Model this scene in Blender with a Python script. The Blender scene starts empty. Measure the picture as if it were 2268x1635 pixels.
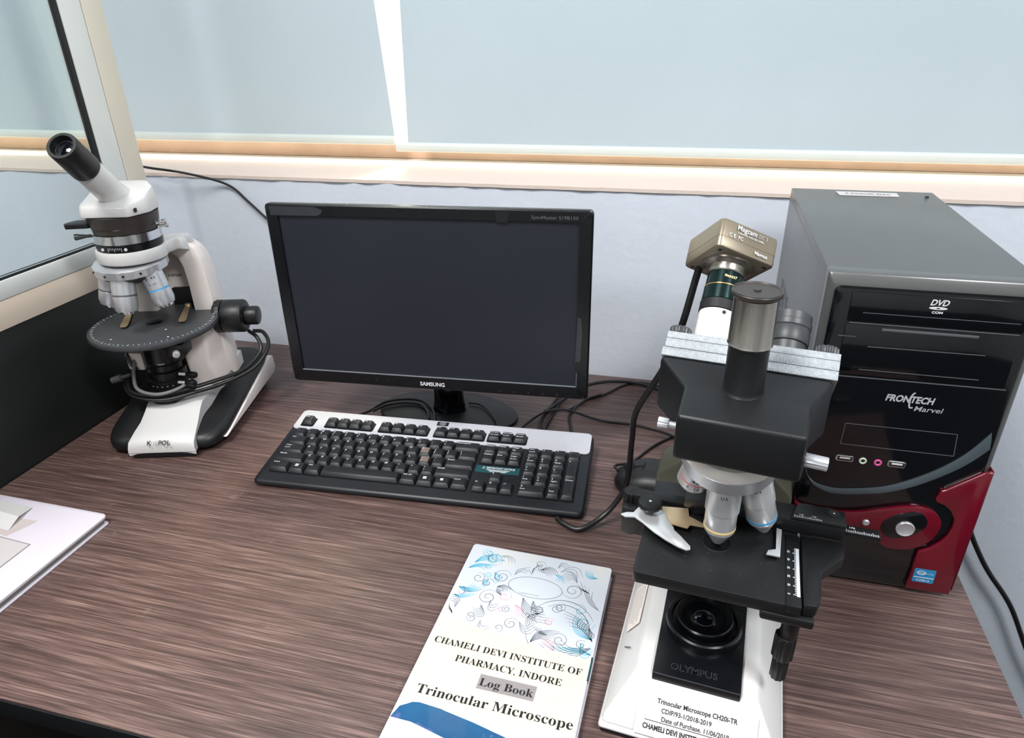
import bpy, bmesh, math, random
from mathutils import Matrix, Vector
random.seed(7)
PI = math.pi
SC = bpy.context.scene
COL = SC.collection

# ------------------------------------------------------------------ camera
cam = bpy.data.cameras.new('camera')
cam.lens = 23.986
cam.sensor_width = 36
cam.clip_start = 0.02
camo = bpy.data.objects.new('camera', cam)
COL.objects.link(camo)
camo.matrix_world = Matrix(((0.968794421, -0.094208655, 0.229264256, 0.174132),
                            (0.247111645, 0.439189235, -0.863741079, -1.092169),
                            (-0.019318507, 0.893441406, 0.448764136, 0.561964),
                            (0, 0, 0, 1)))
SC.camera = camo

# ------------------------------------------------------------------ view, sky, sun, ceiling lights
SC.view_settings.view_transform = 'Standard'
SC.view_settings.look = 'None'
SC.view_settings.exposure = 0.0
SC.view_settings.gamma = 1.0
SC.view_settings.use_curve_mapping = False
w = bpy.data.worlds.new('sky')
SC.world = w
w.use_nodes = True
wb = w.node_tree.nodes['Background']
wb.inputs['Color'].default_value = (1.0, 0.94, 0.80, 1)
wb.inputs['Strength'].default_value = 4.6
SC.cycles.max_bounces = 8
SC.cycles.transparent_max_bounces = 12
SC.cycles.caustics_reflective = False
SC.cycles.caustics_refractive = False


def light(name, kind, loc, target, energy, color, **kw):
    l = bpy.data.lights.new(name, kind)
    l.energy = energy
    l.color = color
    for k, v in kw.items():
        setattr(l, k, v)
    o = bpy.data.objects.new(name, l)
    COL.objects.link(o)
    o.location = loc
    o.rotation_euler = (Vector(target) - Vector(loc)).to_track_quat('-Z', 'Y').to_euler()
    return o


light('sun', 'SUN', (-0.42, 0.95, 1.75), (-0.34, 0.12, 0.40), 13.0, (1.0, 0.87, 0.62), angle=math.radians(15))
light('ceiling_panel_light', 'AREA', (-0.65, -1.30, 2.12), (-0.55, -1.0, 0), 46, (1.0, 0.98, 0.96), shape='RECTANGLE', size=0.5, size_y=0.5)
light('ceiling_panel_light', 'AREA', (-1.0, -2.6, 2.12), (-0.9, -2.3, 0), 34, (0.96, 0.98, 1.0), shape='RECTANGLE', size=0.6, size_y=0.6)
light('ceiling_panel_light', 'AREA', (1.35, -1.5, 2.12), (1.0, -1.1, 0), 44, (0.97, 0.98, 1.0), shape='RECTANGLE', size=0.6, size_y=0.6)


# ------------------------------------------------------------------ materials
def lin(c):
    return tuple(((v / 255) / 12.92 if v / 255 <= 0.04045 else ((v / 255 + 0.055) / 1.055) ** 2.4) for v in c)


def nd(nt, t, **kw):
    n = nt.nodes.new(t)
    for k, v in kw.items():
        setattr(n, k, v)
    return n


def mat(name, rgb, rough=0.5, metal=0.0, var=0.06, scale=30.0, bump=0.0, bscale=200.0, coat=0.0, spec=0.5, stretch=None, trans=0.0):
    """principled material with procedural mottling in colour and roughness"""
    m = bpy.data.materials.new(name)
    m.use_nodes = True
    nt = m.node_tree
    b = nt.nodes['Principled BSDF']
    c = lin(rgb)
    tc = nd(nt, 'ShaderNodeTexCoord')
    src = tc.outputs['Object']
    if stretch:
        mp = nd(nt, 'ShaderNodeMapping')
        mp.inputs['Scale'].default_value = stretch
        nt.links.new(src, mp.inputs['Vector'])
        src = mp.outputs['Vector']
    no = nd(nt, 'ShaderNodeTexNoise')
    no.inputs['Scale'].default_value = scale
    no.inputs['Detail'].default_value = 4
    nt.links.new(src, no.inputs['Vector'])
    mx = nd(nt, 'ShaderNodeMix', data_type='RGBA')
    mx.inputs[6].default_value = (*[max(0, v * (1 - var)) for v in c], 1)
    mx.inputs[7].default_value = (*[min(1, v * (1 + var)) for v in c], 1)
    nt.links.new(no.outputs['Fac'], mx.inputs[0])
    nt.links.new(mx.outputs[2], b.inputs['Base Color'])
    mr = nd(nt, 'ShaderNodeMapRange')
    mr.inputs[3].default_value = max(0.02, rough * 0.85)
    mr.inputs[4].default_value = min(1, rough * 1.15)
    nt.links.new(no.outputs['Fac'], mr.inputs[0])
    nt.links.new(mr.outputs[0], b.inputs['Roughness'])
    b.inputs['Metallic'].default_value = metal
    b.inputs['Coat Weight'].default_value = coat
    b.inputs['Coat Roughness'].default_value = 0.05
    b.inputs['Specular IOR Level'].default_value = spec
    if bump:
        n2 = nd(nt, 'ShaderNodeTexNoise')
        n2.inputs['Scale'].default_value = bscale
        n2.inputs['Detail'].default_value = 5
        nt.links.new(src, n2.inputs['Vector'])
        bp = nd(nt, 'ShaderNodeBump')
        bp.inputs['Strength'].default_value = bump
        bp.inputs['Distance'].default_value = 0.002
        nt.links.new(n2.outputs['Fac'], bp.inputs['Height'])
        nt.links.new(bp.outputs['Normal'], b.inputs['Normal'])
    return m


def wood_mat(name='desk_wood'):
    m = bpy.data.materials.new(name)
    m.use_nodes = True
    nt = m.node_tree
    b = nt.nodes['Principled BSDF']
    tc = nd(nt, 'ShaderNodeTexCoord')

    def layer(sx, sy, scale, detail, rough=0.6):
        mp = nd(nt, 'ShaderNodeMapping')
        mp.inputs['Scale'].default_value = (sx, sy, 20)
        nt.links.new(tc.outputs['Object'], mp.inputs['Vector'])
        n = nd(nt, 'ShaderNodeTexNoise')
        n.inputs['Scale'].default_value = scale
        n.inputs['Detail'].default_value = detail
        n.inputs['Roughness'].default_value = rough
        nt.links.new(mp.outputs['Vector'], n.inputs['Vector'])
        return n
    fine = layer(13, 620, 1.0, 5, 0.65)
    vein = layer(7, 230, 1.0, 5)
    broad = layer(2, 5, 1.0, 3)
    add = nd(nt, 'ShaderNodeMath', operation='MULTIPLY_ADD')
    nt.links.new(vein.outputs['Fac'], add.inputs[0])
    add.inputs[1].default_value = 0.45
    m2 = nd(nt, 'ShaderNodeMath', operation='MULTIPLY')
    nt.links.new(fine.outputs['Fac'], m2.inputs[0])
    m2.inputs[1].default_value = 0.7
    nt.links.new(m2.outputs[0], add.inputs[2])
    r = nd(nt, 'ShaderNodeValToRGB')
    el = r.color_ramp.elements
    el[0].position = 0.40
    el[0].color = (*lin((56, 43, 41)), 1)
    el[1].position = 0.80
    el[1].color = (*lin((152, 127, 119)), 1)
    e = el.new(0.54)
    e.color = (*lin((84, 65, 61)), 1)
    e = el.new(0.63)
    e.color = (*lin((108, 87, 82)), 1)
    nt.links.new(add.outputs[0], r.inputs['Fac'])
    mx = nd(nt, 'ShaderNodeMix', data_type='RGBA', blend_type='MULTIPLY')
    mx.inputs[0].default_value = 0.5
    r2 = nd(nt, 'ShaderNodeValToRGB')
    r2.color_ramp.elements[0].position = 0.35
    r2.color_ramp.elements[0].color = (0.80, 0.70, 0.70, 1)
    r2.color_ramp.elements[1].position = 0.65
    r2.color_ramp.elements[1].color = (1, 1, 1, 1)
    nt.links.new(broad.outputs['Fac'], r2.inputs['Fac'])
    nt.links.new(r.outputs['Color'], mx.inputs[6])
    nt.links.new(r2.outputs['Color'], mx.inputs[7])
    # dusty smudges
    du = nd(nt, 'ShaderNodeTexNoise')
    du.inputs['Scale'].default_value = 26
    du.inputs['Detail'].default_value = 6
    nt.links.new(tc.outputs['Object'], du.inputs['Vector'])
    dr = nd(nt, 'ShaderNodeMapRange')
    dr.inputs[1].default_value = 0.68
    dr.inputs[2].default_value = 0.8
    dr.inputs[4].default_value = 0.35
    nt.links.new(du.outputs['Fac'], dr.inputs[0])
    mx2 = nd(nt, 'ShaderNodeMix', data_type='RGBA')
    nt.links.new(dr.outputs[0], mx2.inputs[0])
    nt.links.new(mx.outputs[2], mx2.inputs[6])
    mx2.inputs[7].default_value = (*lin((165, 145, 135)), 1)
    nt.links.new(mx2.outputs[2], b.inputs['Base Color'])
    b.inputs['Roughness'].default_value = 0.42
    b.inputs['Specular IOR Level'].default_value = 0.45
    bp = nd(nt, 'ShaderNodeBump')
    bp.inputs['Strength'].default_value = 0.25
    bp.inputs['Distance'].default_value = 0.001
    nt.links.new(fine.outputs['Fac'], bp.inputs['Height'])
    nt.links.new(bp.outputs['Normal'], b.inputs['Normal'])
    return m


def plaster_mat(name, rgb, spots):
    """painted plaster: soft mottling, a few scuffs, fine bump"""
    m = mat(name, rgb, 0.75, var=0.035, scale=7, bump=0.35, bscale=60)
    nt = m.node_tree
    b = nt.nodes['Principled BSDF']
    old = b.inputs['Base Color'].links[0].from_socket
    tc = nd(nt, 'ShaderNodeTexCoord')
    n = nd(nt, 'ShaderNodeTexNoise')
    n.inputs['Scale'].default_value = 38
    n.inputs['Detail'].default_value = 7
    n.inputs['Roughness'].default_value = 0.7
    nt.links.new(tc.outputs['Object'], n.inputs['Vector'])
    r = nd(nt, 'ShaderNodeMapRange')
    r.inputs[1].default_value = 0.66
    r.inputs[2].default_value = 0.80
    r.inputs[4].default_value = spots
    nt.links.new(n.outputs['Fac'], r.inputs[0])
    mx = nd(nt, 'ShaderNodeMix', data_type='RGBA')
    nt.links.new(r.outputs[0], mx.inputs[0])
    nt.links.new(old, mx.inputs[6])
    mx.inputs[7].default_value = (*lin([v * 0.62 for v in rgb]), 1)
    nt.links.new(mx.outputs[2], b.inputs['Base Color'])
    return m


def glass_mat(name, tint=(0.95, 0.98, 0.97)):
    m = bpy.data.materials.new(name)
    m.use_nodes = True
    nt = m.node_tree
    nt.nodes.remove(nt.nodes['Principled BSDF'])
    out = nt.nodes['Material Output']
    tr = nd(nt, 'ShaderNodeBsdfTransparent')
    tr.inputs['Color'].default_value = (*tint, 1)
    gl = nd(nt, 'ShaderNodeBsdfGlossy')
    gl.inputs['Roughness'].default_value = 0.02
    fr = nd(nt, 'ShaderNodeFresnel')
    fr.inputs['IOR'].default_value = 1.14
    mx = nd(nt, 'ShaderNodeMixShader')
    nt.links.new(fr.outputs[0], mx.inputs[0])
    nt.links.new(tr.outputs[0], mx.inputs[1])
    nt.links.new(gl.outputs[0], mx.inputs[2])
    nt.links.new(mx.outputs[0], out.inputs['Surface'])
    return m


def blind_mat(name='blind_fabric'):
    m = bpy.data.materials.new(name)
    m.use_nodes = True
    nt = m.node_tree
    nt.nodes.remove(nt.nodes['Principled BSDF'])
    out = nt.nodes['Material Output']
    tc = nd(nt, 'ShaderNodeTexCoord')
    n = nd(nt, 'ShaderNodeTexNoise')
    n.inputs['Scale'].default_value = 3.0
    n.inputs['Detail'].default_value = 2
    nt.links.new(tc.outputs['Object'], n.inputs['Vector'])
    mx = nd(nt, 'ShaderNodeMix', data_type='RGBA')
    mx.inputs[6].default_value = (*lin((158, 172, 182)), 1)
    mx.inputs[7].default_value = (*lin((172, 186, 197)), 1)
    nt.links.new(n.outputs['Fac'], mx.inputs[0])
    wv = nd(nt, 'ShaderNodeTexNoise')
    wv.inputs['Scale'].default_value = 900
    nt.links.new(tc.outputs['Object'], wv.inputs['Vector'])
    bp = nd(nt, 'ShaderNodeBump')
    bp.inputs['Strength'].default_value = 0.15
    bp.inputs['Distance'].default_value = 0.001
    nt.links.new(wv.outputs['Fac'], bp.inputs['Height'])
    pr = nd(nt, 'ShaderNodeBsdfPrincipled')
    pr.inputs['Roughness'].default_value = 0.5
    pr.inputs['Specular IOR Level'].default_value = 0.4
    nt.links.new(mx.outputs[2], pr.inputs['Base Color'])
    nt.links.new(bp.outputs['Normal'], pr.inputs['Normal'])
    tl = nd(nt, 'ShaderNodeBsdfTranslucent')
    tl.inputs['Color'].default_value = (*lin((190, 205, 222)), 1)
    ms = nd(nt, 'ShaderNodeMixShader')
    ms.inputs[0].default_value = 0.07
    nt.links.new(pr.outputs[0], ms.inputs[1])
    nt.links.new(tl.outputs[0], ms.inputs[2])
    nt.links.new(ms.outputs[0], out.inputs['Surface'])
    return m


def cover_mat(name, base, tints):
    """printed paper cover: white with drifting patches of coloured ink"""
    m = mat(name, base, 0.35, var=0.03, scale=40, coat=0.25)
    nt = m.node_tree
    b = nt.nodes['Principled BSDF']
    cur = b.inputs['Base Color'].links[0].from_socket
    tc = nd(nt, 'ShaderNodeTexCoord')
    for i, (col, sc, lo, hi, amt) in enumerate(tints):
        mp = nd(nt, 'ShaderNodeMapping')
        mp.inputs['Location'].default_value = (i * 3.1, i * 1.7, i)
        nt.links.new(tc.outputs['Object'], mp.inputs['Vector'])
        n = nd(nt, 'ShaderNodeTexNoise')
        n.inputs['Scale'].default_value = sc
        n.inputs['Detail'].default_value = 5
        nt.links.new(mp.outputs['Vector'], n.inputs['Vector'])
        r = nd(nt, 'ShaderNodeMapRange')
        r.inputs[1].default_value = lo
        r.inputs[2].default_value = hi
        r.inputs[4].default_value = amt
        nt.links.new(n.outputs['Fac'], r.inputs[0])
        mx = nd(nt, 'ShaderNodeMix', data_type='RGBA')
        nt.links.new(r.outputs[0], mx.inputs[0])
        nt.links.new(cur, mx.inputs[6])
        mx.inputs[7].default_value = (*lin(col), 1)
        cur = mx.outputs[2]
    nt.links.new(cur, b.inputs['Base Color'])
    return m


M = {}
M['wood'] = wood_mat()
M['wall'] = plaster_mat('wall_paint', (212, 219, 230), 0.25)
M['sill'] = plaster_mat('sill_paint', (216, 200, 190), 0.45)
M['frame_wood'] = mat('window_frame_paint', (206, 172, 152), 0.55, var=0.2, scale=18, bump=0.2, bscale=90)
M['room'] = mat('room_paint', (205, 205, 203), 0.8, var=0.03, scale=4)
M['ceiling'] = mat('ceiling_paint', (235, 235, 235), 0.8, var=0.03, scale=4)
M['floor'] = mat('floor_stone', (30, 32, 38), 0.4, var=0.2, scale=22)
M['blind'] = blind_mat()
M['bar'] = mat('blind_bar_plastic', (206, 214, 210), 0.3, var=0.05, scale=8)
M['glass'] = glass_mat('clear_glass')
M['alu_white'] = mat('white_aluminium', (232, 236, 234), 0.35, var=0.03, scale=12)
M['alu_cream'] = mat('cream_aluminium', (226, 220, 204), 0.4, var=0.05, scale=10)
M['alu_peach'] = mat('peach_aluminium', (238, 222, 204), 0.4, var=0.04, scale=10)
M['gasket'] = mat('black_rubber', (12, 13, 18), 0.6, var=0.2)
M['panel_dark'] = mat('dark_laminate', (24, 29, 27), 0.45, var=0.15, scale=9)
M['black'] = mat('black_plastic', (14, 15, 17), 0.42, var=0.15, scale=60, bump=0.05, bscale=900)
M['black_soft'] = mat('black_satin_paint', (15, 16, 18), 0.44, var=0.12, scale=40, bump=0.05, bscale=700)
M['gloss'] = mat('gloss_black_plastic', (7, 9, 13), 0.12, var=0.1, scale=50, coat=0.4)
M['gloss_dim'] = mat('semi_gloss_black', (10, 12, 16), 0.28, var=0.1, scale=50)
M['screen'] = mat('screen_glass', (34, 37, 46), 0.38, var=0.10, scale=7, spec=0.4)
M['film'] = mat('dull_tape', (48, 50, 54), 0.35, var=0.3, scale=60)
M['edge_line'] = mat('bezel_line', (120, 124, 130), 0.3)
M['silver'] = mat('silver_plastic', (196, 196, 203), 0.32, metal=0.15, var=0.03, scale=60)
M['print'] = mat('white_print', (215, 218, 222), 0.5)
M['print_dim'] = mat('grey_print', (78, 80, 84), 0.5)
M['print_mid'] = mat('silver_print', (170, 172, 176), 0.4)
M['ink'] = mat('black_ink', (18, 18, 20), 0.6)
M['ink_grey'] = mat('grey_ink', (128, 132, 140), 0.6)
M['ink_cyan'] = mat('cyan_ink', (86, 178, 205), 0.5, var=0.2)
M['ink_pink'] = mat('pink_ink', (226, 160, 176), 0.5, var=0.2)
M['hilite'] = mat('grey_highlight', (150, 144, 144), 0.6)
M['teal'] = mat('teal_label', (18, 70, 74), 0.4, var=0.1)
M['key'] = mat('keycap_plastic', (25, 27, 31), 0.42, var=0.2, scale=45, bump=0.05, bscale=1200)
M['key_worn'] = mat('worn_keycap', (120, 106, 98), 0.5, var=0.2, scale=80)
M['kb'] = mat('keyboard_case', (20, 22, 27), 0.38, var=0.15, scale=30)
M['white'] = mat('white_enamel', (216, 215, 214), 0.3, var=0.02, scale=20, coat=0.2)
M['ivory'] = mat('ivory_enamel', (246, 236, 230), 0.35, var=0.03, scale=20)
M['olive'] = mat('olive_grey_paint', (74, 73, 62), 0.45, var=0.08, scale=30)
M['chrome'] = mat('chrome', (225, 226, 228), 0.16, metal=1.0, var=0.03, scale=40, stretch=(1, 1, 0.1))
M['brushed'] = mat('brushed_steel', (190, 186, 178), 0.28, metal=1.0, var=0.12, scale=60, stretch=(6, 6, 0.2))
M['bright_steel'] = mat('bright_steel', (240, 241, 242), 0.26, metal=0.6, var=0.04, scale=40)
M['fold_shade'] = mat('painted_fold_shade', (204, 192, 190), 0.3, var=0.05)  # shadow tone of the plastic fold, put in as colour
M['satin'] = mat('satin_metal', (214, 216, 220), 0.34, metal=0.7, var=0.05, scale=60)
M['cast'] = mat('cast_alloy', (162, 168, 173), 0.5, metal=0.45, var=0.35, scale=300, bump=0.3, bscale=900)
M['tan'] = mat('tan_metal', (222, 194, 156), 0.34, metal=0.75, var=0.06)
M['grey_metal'] = mat('camera_alloy', (148, 138, 120), 0.34, metal=0.62, var=0.05, scale=40)
M['lens'] = mat('coated_lens', (10, 12, 22), 0.05, coat=1.0)
M['stage_grey'] = mat('grey_anodised', (70, 72, 75), 0.42, metal=0.2, var=0.1, scale=26)
M['dark_brown'] = mat('dark_brown_lacquer', (56, 50, 46), 0.4, var=0.1)
M['red_ring'] = mat('red_ring', (205, 70, 66), 0.4)
M['yellow_ring'] = mat('yellow_ring', (232, 206, 140), 0.4)
M['blue_ring'] = mat('blue_ring', (70, 160, 220), 0.4)
M['gold_ring'] = mat('gold_ring', (214, 170, 110), 0.3, metal=0.8)
M['green_metal'] = mat('green_black_metal', (22, 44, 44), 0.22, metal=0.6, var=0.1)
M['dirty_white'] = mat('stained_white_paint', (244, 238, 232), 0.4, var=0.10, scale=70)
M['case'] = mat('grey_steel_case', (112, 113, 113), 0.33, metal=0.55, var=0.07, scale=9)
M['case_side'] = M['case']
M['maroon'] = mat('maroon_gloss_plastic', (96, 5, 26), 0.18, var=0.08, scale=40, coat=0.5)
M['band'] = mat('smoked_grey_band', (72, 82, 88), 0.25, var=0.08)
M['line'] = mat('grey_panel_line', (84, 88, 92), 0.4)
M['cable'] = mat('black_cable', (18, 17, 19), 0.42, var=0.2)
M['cable_grey'] = mat('grey_cable', (120, 122, 120), 0.45, var=0.1)
M['sticker'] = mat('white_sticker', (208, 203, 203), 0.4, var=0.03)
M['cream_paper'] = mat('cream_paper', (226, 215, 196), 0.4, var=0.06, scale=50, coat=0.15)
M['paper'] = mat('page_paper', (226, 224, 216), 0.8, var=0.06, stretch=(1, 1, 60), scale=30)
M['paper_grey'] = mat('grey_page_paper', (120, 118, 112), 0.8, var=0.1, stretch=(1, 1, 60), scale=30)
M['cover'] = cover_mat('printed_cover', (208, 214, 223), [((120, 200, 220), 9, 0.60, 0.78, 0.45), ((236, 206, 216), 12, 0.62, 0.8, 0.5), ((238, 230, 205), 8, 0.56, 0.75, 0.6)])
M['blue_cover'] = cover_mat('blue_cover', (4, 80, 128), [((20, 104, 150), 14, 0.5, 0.7, 0.8), ((10, 116, 130), 9, 0.52, 0.62, 0.9), ((140, 134, 196), 26, 0.54, 0.66, 0.9), ((236, 236, 244), 60, 0.64, 0.70, 0.9)])
M['white_cover'] = mat('white_laminate_cover', (222, 216, 226), 0.25, var=0.03, scale=12, coat=0.4)
M['intel'] = mat('blue_badge', (40, 130, 180), 0.3, var=0.1)
M['pink'] = mat('pink_jack', (214, 90, 150), 0.4)
M['mint'] = mat('pale_green_jack', (200, 214, 190), 0.4)


# ------------------------------------------------------------------ mesh helpers
def frame(o, x, z):
    """matrix with origin o, x axis along x, z axis along z"""
    z = Vector(z).normalized()
    x = Vector(x)
    x = (x - z * x.dot(z)).normalized()
    y = z.cross(x)
    return Matrix(((x[0], y[0], z[0], o[0]), (x[1], y[1], z[1], o[1]), (x[2], y[2], z[2], o[2]), (0, 0, 0, 1)))


def mv(x=0, y=0, z=0):
    return Matrix.Translation((x, y, z))


def rx(a):
    return Matrix.Rotation(math.radians(a), 4, 'X')


def ry(a):
    return Matrix.Rotation(math.radians(a), 4, 'Y')


def rz(a):
    return Matrix.Rotation(math.radians(a), 4, 'Z')


def smooth_path(pts, n=8):
    P = [Vector(p) for p in pts]
    if len(P) < 3:
        return P
    P = [P[0] * 2 - P[1]] + P + [P[-1] * 2 - P[-2]]
    out = []
    for i in range(1, len(P) - 2):
        a, b, c, d = P[i - 1:i + 3]
        for k in range(n):
            t = k / n
            out.append(0.5 * (2 * b + (c - a) * t + (2 * a - 5 * b + 4 * c - d) * t * t + (3 * b - a - 3 * c + d) * t ** 3))
    out.append(P[-2])
    return out


_text_cache = {}


def text_geo(s, bold=0.0):
    k = (s, bold)
    if k not in _text_cache:
        cu = bpy.data.curves.new('t', 'FONT')
        cu.body = s
        cu.size = 1.0
        cu.align_x = 'LEFT'
        cu.resolution_u = 3
        cu.offset = bold
        o = bpy.data.objects.new('t', cu)
        COL.objects.link(o)
        dg = bpy.context.evaluated_depsgraph_get()
        me = bpy.data.meshes.new_from_object(o.evaluated_get(dg))
        vs = [v.co.copy() for v in me.vertices]
        fs = [tuple(p.vertices) for p in me.polygons]
        bpy.data.objects.remove(o)
        bpy.data.curves.remove(cu)
        bpy.data.meshes.remove(me)
        _text_cache[k] = (vs, fs)
    return _text_cache[k]


def serif(s):
    """the same letters in the mathematical bold serif alphabet of the built-in font"""
    r = ''
    for ch in s:
        if 'A' <= ch <= 'Z':
            r += chr(0x1D400 + ord(ch) - 65)
        elif 'a' <= ch <= 'z':
            r += chr(0x1D41A + ord(ch) - 97)
        else:
            r += ch
    return r


class G:
    def __init__(s):
        s.bm = bmesh.new()
        s.M = Matrix.Identity(4)

    def _merge(s, t, M, mi):
        M = s.M @ (M if M is not None else Matrix.Identity(4))
        vm = {}
        for v in t.verts:
            vm[v] = s.bm.verts.new(M @ v.co)
        flip = M.determinant() < 0
        for f in t.faces:
            vs = [vm[v] for v in f.verts]
            if flip:
                vs.reverse()
            try:
                nf = s.bm.faces.new(vs)
                nf.material_index = mi
            except ValueError:
                pass
        t.free()

    def box(s, c, d, bev=0.0, M=None, mi=0, seg=2):
        t = bmesh.new()
        bmesh.ops.create_cube(t, size=1)
        for v in t.verts:
            v.co = Vector((v.co.x * d[0] + c[0], v.co.y * d[1] + c[1], v.co.z * d[2] + c[2]))
        if bev:
            bmesh.ops.bevel(t, geom=t.edges[:], offset=bev, segments=seg, profile=0.5, affect='EDGES', clamp_overlap=True)
        s._merge(t, M, mi)

    def b2(s, a, b, bev=0.0, M=None, mi=0, seg=2):
        s.box([(p + q) / 2 for p, q in zip(a, b)], [abs(q - p) for p, q in zip(a, b)], bev, M, mi, seg)

    def prism(s, poly, z0, z1, bev=0.0, M=None, mi=0, seg=2, top=None):
        """outline extruded along z; top = outline of the upper face if different"""
        t = bmesh.new()
        top = top or poly
        lo = [t.verts.new((p[0], p[1], p[2] if len(p) > 2 else z0)) for p in poly]
        hi = [t.verts.new((p[0], p[1], p[2] if len(p) > 2 else z1)) for p in top]
        n = len(lo)
        t.faces.new(lo[::-1])
        t.faces.new(hi)
        for i in range(n):
            t.faces.new((lo[i], lo[(i + 1) % n], hi[(i + 1) % n], hi[i]))
        bmesh.ops.recalc_face_normals(t, faces=t.faces[:])
        if bev:
            bmesh.ops.bevel(t, geom=t.edges[:], offset=bev, segments=seg, profile=0.5, affect='EDGES', clamp_overlap=True)
        s._merge(t, M, mi)

    def loft(s, rings, M=None, mi=0, cap=True, bev=0.0, seg=2, close=True):
        t = bmesh.new()
        R = [[t.verts.new(p) for p in r] for r in rings]
        n = len(R[0])
        for a, b in zip(R, R[1:]):
            for i in range(n if close else n - 1):
                t.faces.new((a[i], a[(i + 1) % n], b[(i + 1) % n], b[i]))
        if cap:
            t.faces.new(R[0][::-1])
            t.faces.new(R[-1])
        bmesh.ops.recalc_face_normals(t, faces=t.faces[:])
        if bev:
            bmesh.ops.bevel(t, geom=t.edges[:], offset=bev, segments=seg, profile=0.5, affect='EDGES', clamp_overlap=True)
        s._merge(t, M, mi)

    def lathe(s, prof, M=None, mi=0, seg=40, knurl=0.0, kn=2):
        """profile of (radius, z) turned about z; knurl cuts shallow flutes"""
        t = bmesh.new()
        rings = []
        for r, z in prof:
            if r < 1e-6:
                rings.append([t.verts.new((0, 0, z))])
            else:
                rings.append([t.verts.new(((r - (knurl if (i // kn) % 2 else 0)) * math.cos(2 * PI * i / seg), (r - (knurl if (i // kn) % 2 else 0)) * math.sin(2 * PI * i / seg), z)) for i in range(seg)])
        for a, b in zip(rings, rings[1:]):
            for i in range(seg):
                j = (i + 1) % seg
                if len(a) == 1 and len(b) == 1:
                    continue
                if len(a) == 1:
                    t.faces.new((a[0], b[i], b[j]))
                elif len(b) == 1:
                    t.faces.new((a[i], a[j], b[0]))
                else:
                    t.faces.new((a[i], a[j], b[j], b[i]))
        if len(rings[0]) > 1:
            t.faces.new(rings[0][::-1])
        if len(rings[-1]) > 1:
            t.faces.new(rings[-1])
        bmesh.ops.recalc_face_normals(t, faces=t.faces[:])
        s._merge(t, M, mi)

    def cyl(s, r, z0, z1, M=None, mi=0, bev=0.0, seg=40, knurl=0.0, kn=2):
        if bev:
            s.lathe([(r - bev, z0), (r - bev * 0.3, z0 + bev * 0.3), (r, z0 + bev), (r, z1 - bev), (r - bev * 0.3, z1 - bev * 0.3), (r - bev, z1)], M, mi, seg, knurl, kn)
        else:
            s.lathe([(r, z0), (r, z1)], M, mi, seg, knurl, kn)

    def ring(s, r, rt, z, M=None, mi=0, seg=48, ts=10):
        t = bmesh.new()
        R = [[t.verts.new(((r + rt * math.cos(2 * PI * k / ts)) * math.cos(2 * PI * i / seg), (r + rt * math.cos(2 * PI * k / ts)) * math.sin(2 * PI * i / seg), z + rt * math.sin(2 * PI * k / ts))) for k in range(ts)] for i in range(seg)]
        for i in range(seg):
            a, b = R[i], R[(i + 1) % seg]
            for k in range(ts):
                t.faces.new((a[k], b[k], b[(k + 1) % ts], a[(k + 1) % ts]))
        bmesh.ops.recalc_face_normals(t, faces=t.faces[:])
        s._merge(t, M, mi)

    def tube(s, pts, r, M=None, mi=0, seg=10, n=8, smooth=True):
        P = smooth_path(pts, n) if smooth else [Vector(p) for p in pts]
        t = bmesh.new()
        rings = []
        up = None
        for i, p in enumerate(P):
            d = (P[min(i + 1, len(P) - 1)] - P[max(i - 1, 0)]).normalized()
            if up is None:
                up = d.orthogonal().normalized()
            up = (up - d * up.dot(d)).normalized()
            q = d.cross(up)
            rings.append([t.verts.new(p + (up * math.cos(2 * PI * k / seg) + q * math.sin(2 * PI * k / seg)) * r) for k in range(seg)])
        for a, b in zip(rings, rings[1:]):
            for k in range(seg):
                t.faces.new((a[k], a[(k + 1) % seg], b[(k + 1) % seg], b[k]))
        t.faces.new(rings[0][::-1])
        t.faces.new(rings[-1])
        bmesh.ops.recalc_face_normals(t, faces=t.faces[:])
        s._merge(t, M, mi)

    def ribbon(s, pts, w, M=None, mi=0, n=6, taper=True):
        """flat pen stroke in the local xy plane"""
        P = smooth_path([(p[0], p[1], 0) for p in pts], n)
        t = bmesh.new()
        L = []
        N = len(P)
        for i, p in enumerate(P):
            d = (P[min(i + 1, N - 1)] - P[max(i - 1, 0)]).normalized()
            q = Vector((-d.y, d.x, 0)) * (w / 2 * ((0.3 + 0.7 * math.sin(PI * (i + .5) / N)) if taper else 1))
            L.append((t.verts.new(p - q), t.verts.new(p + q)))
        for a, b in zip(L, L[1:]):
            t.faces.new((a[0], b[0], b[1], a[1]))
        for f in t.faces:
            if f.normal.z < 0:
                pass
        bmesh.ops.recalc_face_normals(t, faces=t.faces[:])
        s._merge(t, M, mi)

    def text(s, st, size, M, mi=0, align='c', width=None, bold=0.0, sy=1.0, shear=0.0):
        """lettering in the local xy plane, baseline at y=0; width fits the line to that length"""
        vs, fs = text_geo(st, bold)
        if not vs:
            return
        x0 = min(v.x for v in vs)
        x1 = max(v.x for v in vs)
        k = size
        kx = size if width is None else width / (x1 - x0)
        off = {'l': x0, 'c': (x0 + x1) / 2, 'r': x1}[align]
        t = bmesh.new()
        V = [t.verts.new(((v.x - off) * kx + v.y * shear * k, v.y * k * sy, 0)) for v in vs]
        for f in fs:
            try:
                t.faces.new([V[i] for i in f])
            except ValueError:
                pass
        s._merge(t, M, mi)

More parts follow.
